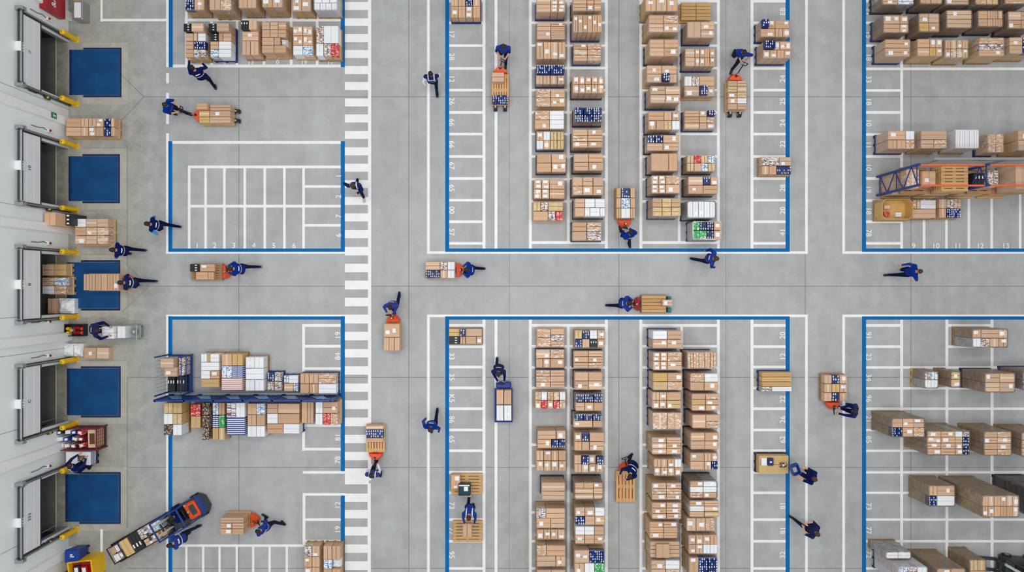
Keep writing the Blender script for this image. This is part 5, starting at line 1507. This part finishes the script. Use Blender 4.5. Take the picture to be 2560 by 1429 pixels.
# ------------------------------------------------------------------ orange-beamed pallet rack
x0 = W(2193, 0)[0]; yt = W(0, 442)[1]; yb = W(0, 488)[1]; dep = yt - yb
r = root('pallet_rack', 'tall pallet rack with blue frames and orange beams at right', 'rack', (x0, yb, 0))
RH = 2.9; pit = 2.5
for i in range(4):
    fr = MB(); X_ = i * pit
    for yy in (0, dep): fr.box(X_ - .05, yy - .04, 0, X_ + .05, yy + .04, RH, M['rack_blue'], .006)
    fo = part('upright_frame', fr, r)
    br_ = MB(); zs = [.2, .75, 1.3, 1.85, 2.4, 2.8]
    for k in range(5):
        a = (X_, 0 if k % 2 else dep, zs[k]); b = (X_, dep if k % 2 else 0, zs[k + 1]); br_.bar(a, b, .03, .03, M['rack_blue'])
    for z in (.2, 1.4, 2.75): br_.bar((X_, 0, z), (X_, dep, z), .03, .03, M['rack_blue'])
    part('diagonal_brace', br_, fo)
for i in range(3):
    for yy in (0, dep):
        for z in (1.25, 2.72):
            bm_ = MB(); bm_.box(i * pit + .05, yy - .03, z - .06, (i + 1) * pit - .05, yy + .03, z + .06, M['rack_orange'], .008); part('beam', bm_, r)
gr = 'goods on the orange-beamed rack'
def ritem(t, dx, w_, d_, z0, h_, lab, dy=0):
    o = make_item(t, w_, d_, h_, None, (x0 + dx, yb + dep / 2 + dy, z0)); tag(o, lab, KIND[t][3], gr); return o
for i, (a, dx, w_) in enumerate((('left', .62, 1.0), ('second', 1.82, 1.02), ('third', 3.1, .9), ('fourth', 4.3, 1.02), ('fifth', 5.6, 1.0))):
    o = solo('pallet', pallet_mesh(w_, 1.0, M['pallet_brown']), 'brown wooden pallet on upper beams of orange rack, ' + a + ' from left', 'pallet', (x0 + dx, yb + dep / 2, 1.311), 0, 'pallets on the orange-beamed rack')
ritem('T', .35, .46, .7, 1.456, .42, 'printed carton at far left on the orange-beamed rack'); ritem('L', .88, .5, .55, 1.456, .55, 'labelled carton under the blue frame of orange rack')
for k in range(4):
    o = solo('pallet', pallet_mesh(1.0, .95, M['pallet_wood'], h=.14, boards=8), 'pale pallet in stack on orange rack, ' + ('lowest', 'second lowest', 'second highest', 'top one')[k], 'pallet', (x0 + 1.82, yb + dep / 2, 1.456 + .142 * k), 0, 'stack of pallets on the orange-beamed rack')
ritem('K', 2.88, .4, .5, 1.456, .35, 'black case right of the pallet stack on orange rack'); ritem('M', 3.3, .38, .6, 1.456, .5, 'mixed-colour carton right of the pallet stack on orange rack')
for k, dx in enumerate((4.03, 4.57)): ritem('B', dx, .5, .9, 1.456, 1.0, 'tall brown carton on orange rack, ' + ('left' if k == 0 else 'right') + ' of the wide pair')
ritem('B', 5.6, .9, .9, 1.456, .9, 'large brown carton at right edge of the orange rack')
for i, (a, dx, t) in enumerate((('left', .62, 'L'), ('middle', 1.85, 'D'), ('third', 3.2, 'B'), ('fourth', 4.4, 'D'))):
    o = solo('pallet', pallet_mesh(1.0, 1.0, M['pallet_wood']), 'pallet on floor under orange rack, ' + a + ' from left', 'pallet', (x0 + dx, yb + dep / 2, 0), 0, 'pallets on the orange-beamed rack')
    ritem(t, dx, .98, .9, .146, .72, 'large carton at floor level under orange rack, ' + a + ' from left')
r = root('guard_rail', 'long pale grey rail along the back of orange rack', 'rail', (W(2236, 0)[0], W(0, 428)[1] + .02, 0))
mb = MB(); mb.box(0, -.05, 2.55, 6.2, .05, 2.66, M['grey_metal'], .01); part('rail_beam', mb, r)
for i in range(3):
    mb = MB(); X_ = .2 + i * 2.5; mb.box(X_ - .04, -.04, 0, X_ + .04, .04, 2.55, M['grey_metal']); part('rail_post', mb, r)
# open octagonal carton on a pallet
x, y = W(2240, 523, .6); r = root('open_carton', 'large open cardboard bin below left end of orange rack', 'box', (x, y, 0))
hw, hd, c, t, zt = .60, .40, .14, .02, .72
def octo(i, z): return [(-hw+c+i*.4,-hd+i,z),(hw-c-i*.4,-hd+i,z),(hw-i,-hd+c+i*.4,z),(hw-i,hd-c-i*.4,z),(hw-c-i*.4,hd-i,z),(-hw+c+i*.4,hd-i,z),(-hw+i,hd-c-i*.4,z),(-hw+i,-hd+c+i*.4,z)]
vs = octo(0, .146) + octo(0, zt) + octo(t, zt) + octo(t, .18); fs = [tuple(range(7, -1, -1)), tuple(range(24, 32))]
for q in (0, 8, 16):
    for k in range(8): fs.append((q + k, q + (k + 1) % 8, q + 8 + (k + 1) % 8, q + 8 + k))
part('carton_walls', MB().add(vs, fs, M['carton_tan']), r)
solo('pallet', pallet_mesh(1.24, .84, M['pallet_brown']), 'brown pallet under the large open cardboard bin', 'pallet', (x, y, 0))
for i, (dx, dy, t_, lab) in enumerate(((-.2, .12, 'B', 'small brown carton lying inside the open cardboard bin, upper'), (-.22, -.15, 'R', 'small red carton lying inside the open cardboard bin'), (.25, -.18, 'W', 'small white packet lying inside the open cardboard bin'))):
    o = make_item(t_, .24, .18, .16, None, (x + dx, y + dy, .181)); tag(o, lab, 'box', 'things inside the open cardboard bin')

# ------------------------------------------------------------------ order-picking trucks
def order_truck(label, loc, ang, c1, c2):
    """x forward towards the forks; origin under the middle of the body"""
    r = root('order_picking_truck', label, 'forklift truck', (loc[0], loc[1], 0), ang, 'ride-on trucks')
    mb = MB()
    n = [(-.95, -.22), (-.80, -.40), (.55, -.42), (.55, .42), (-.80, .40), (-.95, .22)]
    mb.add([(a, b, .08) for a, b in n] + [(a * .98, b * .98, .50) for a, b in n], [(5,4,3,2,1,0), (6,7,8,9,10,11)] + [(i, (i + 1) % 6, 6 + (i + 1) % 6, 6 + i) for i in range(6)], M['dark_metal']); part('chassis', mb, r)
    mb = MB(); mb.box(-.78, -.33, .50, -.30, .33, .82, M[c1], .06); mb.box(-.72, -.2, .82, -.5, .2, .84, M['dark_metal'], .01); part('engine_hood', mb, r)
    mb = MB(); mb.add([(-.97, -.25, .5), (-.80, -.42, .5), (-.80, .42, .5), (-.97, .25, .5), (-.95, -.24, .72), (-.80, -.38, .72), (-.80, .38, .72), (-.95, .24, .72)], [(3,2,1,0),(4,5,6,7),(0,1,5,4),(1,2,6,5),(2,3,7,6),(3,0,4,7)], M[c2]); part('counterweight', mb, r)
    mb = MB(); mb.box(-.28, -.22, .50, .16, .22, .60, M['black'], .03); mb.box(-.30, -.22, .60, -.22, .22, 1.0, M['black'], .03); part('seat', mb, r)
    mb = MB(); mb.cyl((.42, 0, .5), (.36, 0, .88), .03, .03, M['dark_metal'], 8)
    pts = [(.34 + .04 * math.cos(t), .15 * math.sin(t), .90 + .12 * math.cos(t)) for t in [2 * PI * k / 14 for k in range(14)]]
    mb.tube(pts, .014, M['black'], 6, True); mb.tube([(.36, -.14, .9), (.36, .14, .9)], .01, M['black'], 6); part('steering_wheel', mb, r)
    for s in (1, -1):
        mb = MB(); mb.bar((-.78, s * .40, .5), (-.66, s * .38, 1.92), .05, .05, M[c2]); part('guard_post', mb, r)
        mb = MB(); mb.bar((.52, s * .40, .5), (.46, s * .38, 1.92), .05, .05, M[c2]); part('guard_post', mb, r)
        mb = MB(); mb.bar((.62, s * .20, .1), (.62, s * .20, 2.1), .08, .08, M['white_metal']); part('mast_rail', mb, r)
        mb = MB(); mb.box(.70, s * .22 - .06, .06, 1.9, s * .22 + .06, .10, M['dark_metal']); mb.box(.66, s * .22 - .06, .06, .71, s * .22 + .06, .62, M['dark_metal']); part('fork', mb, r)
        for xx in (.3, -.58):
            mb = MB(); mb.cyl((xx, s * .34, .17), (xx, s * .47, .17), .17, .17, M['rubber'], 18); mb.cyl((xx, s * .47, .17), (xx, s * .478, .17), .09, .08, M['grey_metal'], 12); part('wheel', mb, r)
    mb = MB()
    for s in (1, -1): mb.bar((-.66, s * .38, 1.92), (.46, s * .38, 1.92), .05, .04, M[c2])
    for xx in (-.66, .46): mb.bar((xx, -.38, 1.92), (xx, .38, 1.92), .05, .04, M[c2])
    part('overhead_guard', mb, r)
    mb = MB()
    for z in (.12, 1.1, 2.06): mb.bar((.62, -.24, z), (.62, .24, z), .06, .06, M['dark_metal'])
    mb.box(.66, -.32, .35, .70, .32, .45, M['dark_metal']); part('mast_crossbar', mb, r)
    return r
fa = math.radians(210)
fc_ = W(458, 1286, .5)
order_truck('orange and blue ride-on truck carrying a long load at bottom left', fc_, fa, 'orange', 'rack_blue')
order_truck('dark blue ride-on truck half hidden at bottom right edge', W(2562, 1432, .8), math.radians(175), 'yellow', 'dark_metal')
# the long load on its forks
ux, uy = math.cos(fa), math.sin(fa)
def onfork(d, s=0): return (fc_[0] + ux * d - uy * s, fc_[1] + uy * d + ux * s)
mb = MB(); mb.box(.78, -.40, .105, 3.25, .40, .15, M['dark_metal'])
for s in (1, -1): mb.bar((.78, s * .39, .19), (3.25, s * .39, .19), .03, .08, M['black'])
for xx in (.79, 3.24): mb.bar((xx, -.39, .19), (xx, .39, .19), .03, .08, M['black'])
o = solo('long_platform', mb, 'long black framed platform lying on forks of orange truck', 'platform', (fc_[0], fc_[1], 0), fa)
gq = 'goods on the long black platform'
r = root('frame_crate', 'black wire-framed crate at far end of long platform', 'crate', (*onfork(2.95), .151), fa, gq)
mb = MB()
for sx in (-.24, .24):
    for sy in (-.33, .33): mb.bar((sx, sy, 0), (sx, sy, .5), .03, .03, M['black'])
for z in (.02, .49):
    for sy in (-.33, .33): mb.bar((-.24, sy, z), (.24, sy, z), .03, .03, M['black'])
    for sx in (-.24, .24): mb.bar((sx, -.33, z), (sx, .33, z), .03, .03, M['black'])
part('crate_frame', mb, r); part('crate_floor', MB().box(-.23, -.32, .02, .23, .32, .04, M['grey_metal']), r)
for k, (a, b, t_, w1) in enumerate(((-.11, -.16, 'W', 'white'), (.11, -.16, 'B', 'brown'), (-.11, .16, 'L', 'labelled brown'), (.11, .16, 'W', 'second white'))):
    p = onfork(2.95 + a, b); o = make_item(t_, .2, .27, .36, None, (p[0], p[1], .193), fa); tag(o, w1 + ' carton inside the black wire-framed crate', 'box', gq)
for (d0, s0, w_, d_, h_, t_, lab) in ((2.46, 0, .36, .66, .50, 'C', 'tan carton beside wire-framed crate on the long platform'), (2.03, 0, .42, .72, .55, 'K', 'black lidded crate in middle of the long platform'),
    (1.62, .22, .3, .26, .5, 'B', 'small brown carton at upper side of the long platform'), (1.30, .22, .28, .26, .46, 'L', 'small labelled carton on the long platform near the mast'), (1.0, .22, .24, .26, .36, 'O', 'wooden boards on the long platform near the mast'),
    (1.66, -.16, .3, .40, .5, 'M', 'mixed white and dark carton on the long platform, outer'), (1.33, -.16, .3, .40, .52, 'S', 'white crumpled bundle on the long platform, middle'), (1.0, -.16, .3, .40, .46, 'P', 'pale printed carton on the long platform, nearest mast')):
    p = onfork(d0, s0); o = make_item(t_, w_, d_, h_, None, (p[0], p[1], .151), fa); tag(o, lab, KIND[t_][3], gq)

# ------------------------------------------------------------------ light and camera
wd = bpy.data.worlds.new('World'); SC.world = wd; wd.use_nodes = True
bg = wd.node_tree.nodes['Background']; bg.inputs['Color'].default_value = (0.93, 0.97, 1.0, 1); bg.inputs['Strength'].default_value = AMB
for i in range(4):
    for j in range(3):
        li = bpy.data.lights.new('high_bay_light', 'AREA'); li.shape = 'RECTANGLE'; li.size = 5.0; li.size_y = 3.0; li.energy = LAMP; li.color = (1, .98, .96)
        o = bpy.data.objects.new('high_bay_light', li); COL.objects.link(o); o.location = (-15 + i * 10.5, 9 - j * 9, 29.5)
cam = bpy.data.cameras.new('camera'); cam.sensor_width = 36; cam.lens = 36 * H / (2560 / PPM); cam.clip_end = 200
co_ = bpy.data.objects.new('camera', cam); COL.objects.link(co_); co_.location = (0, 0, H); SC.camera = co_
SC.view_settings.view_transform = 'Standard'; SC.view_settings.look = 'None'; SC.view_settings.exposure = 0.0
if CHECK:
    for l, n in USED.items():
        w1 = len(l.split())
        if w1 > 16 or w1 < 4: print('LEN', w1, l)
        if len(n) > 1: print('DUP', len(n), l)
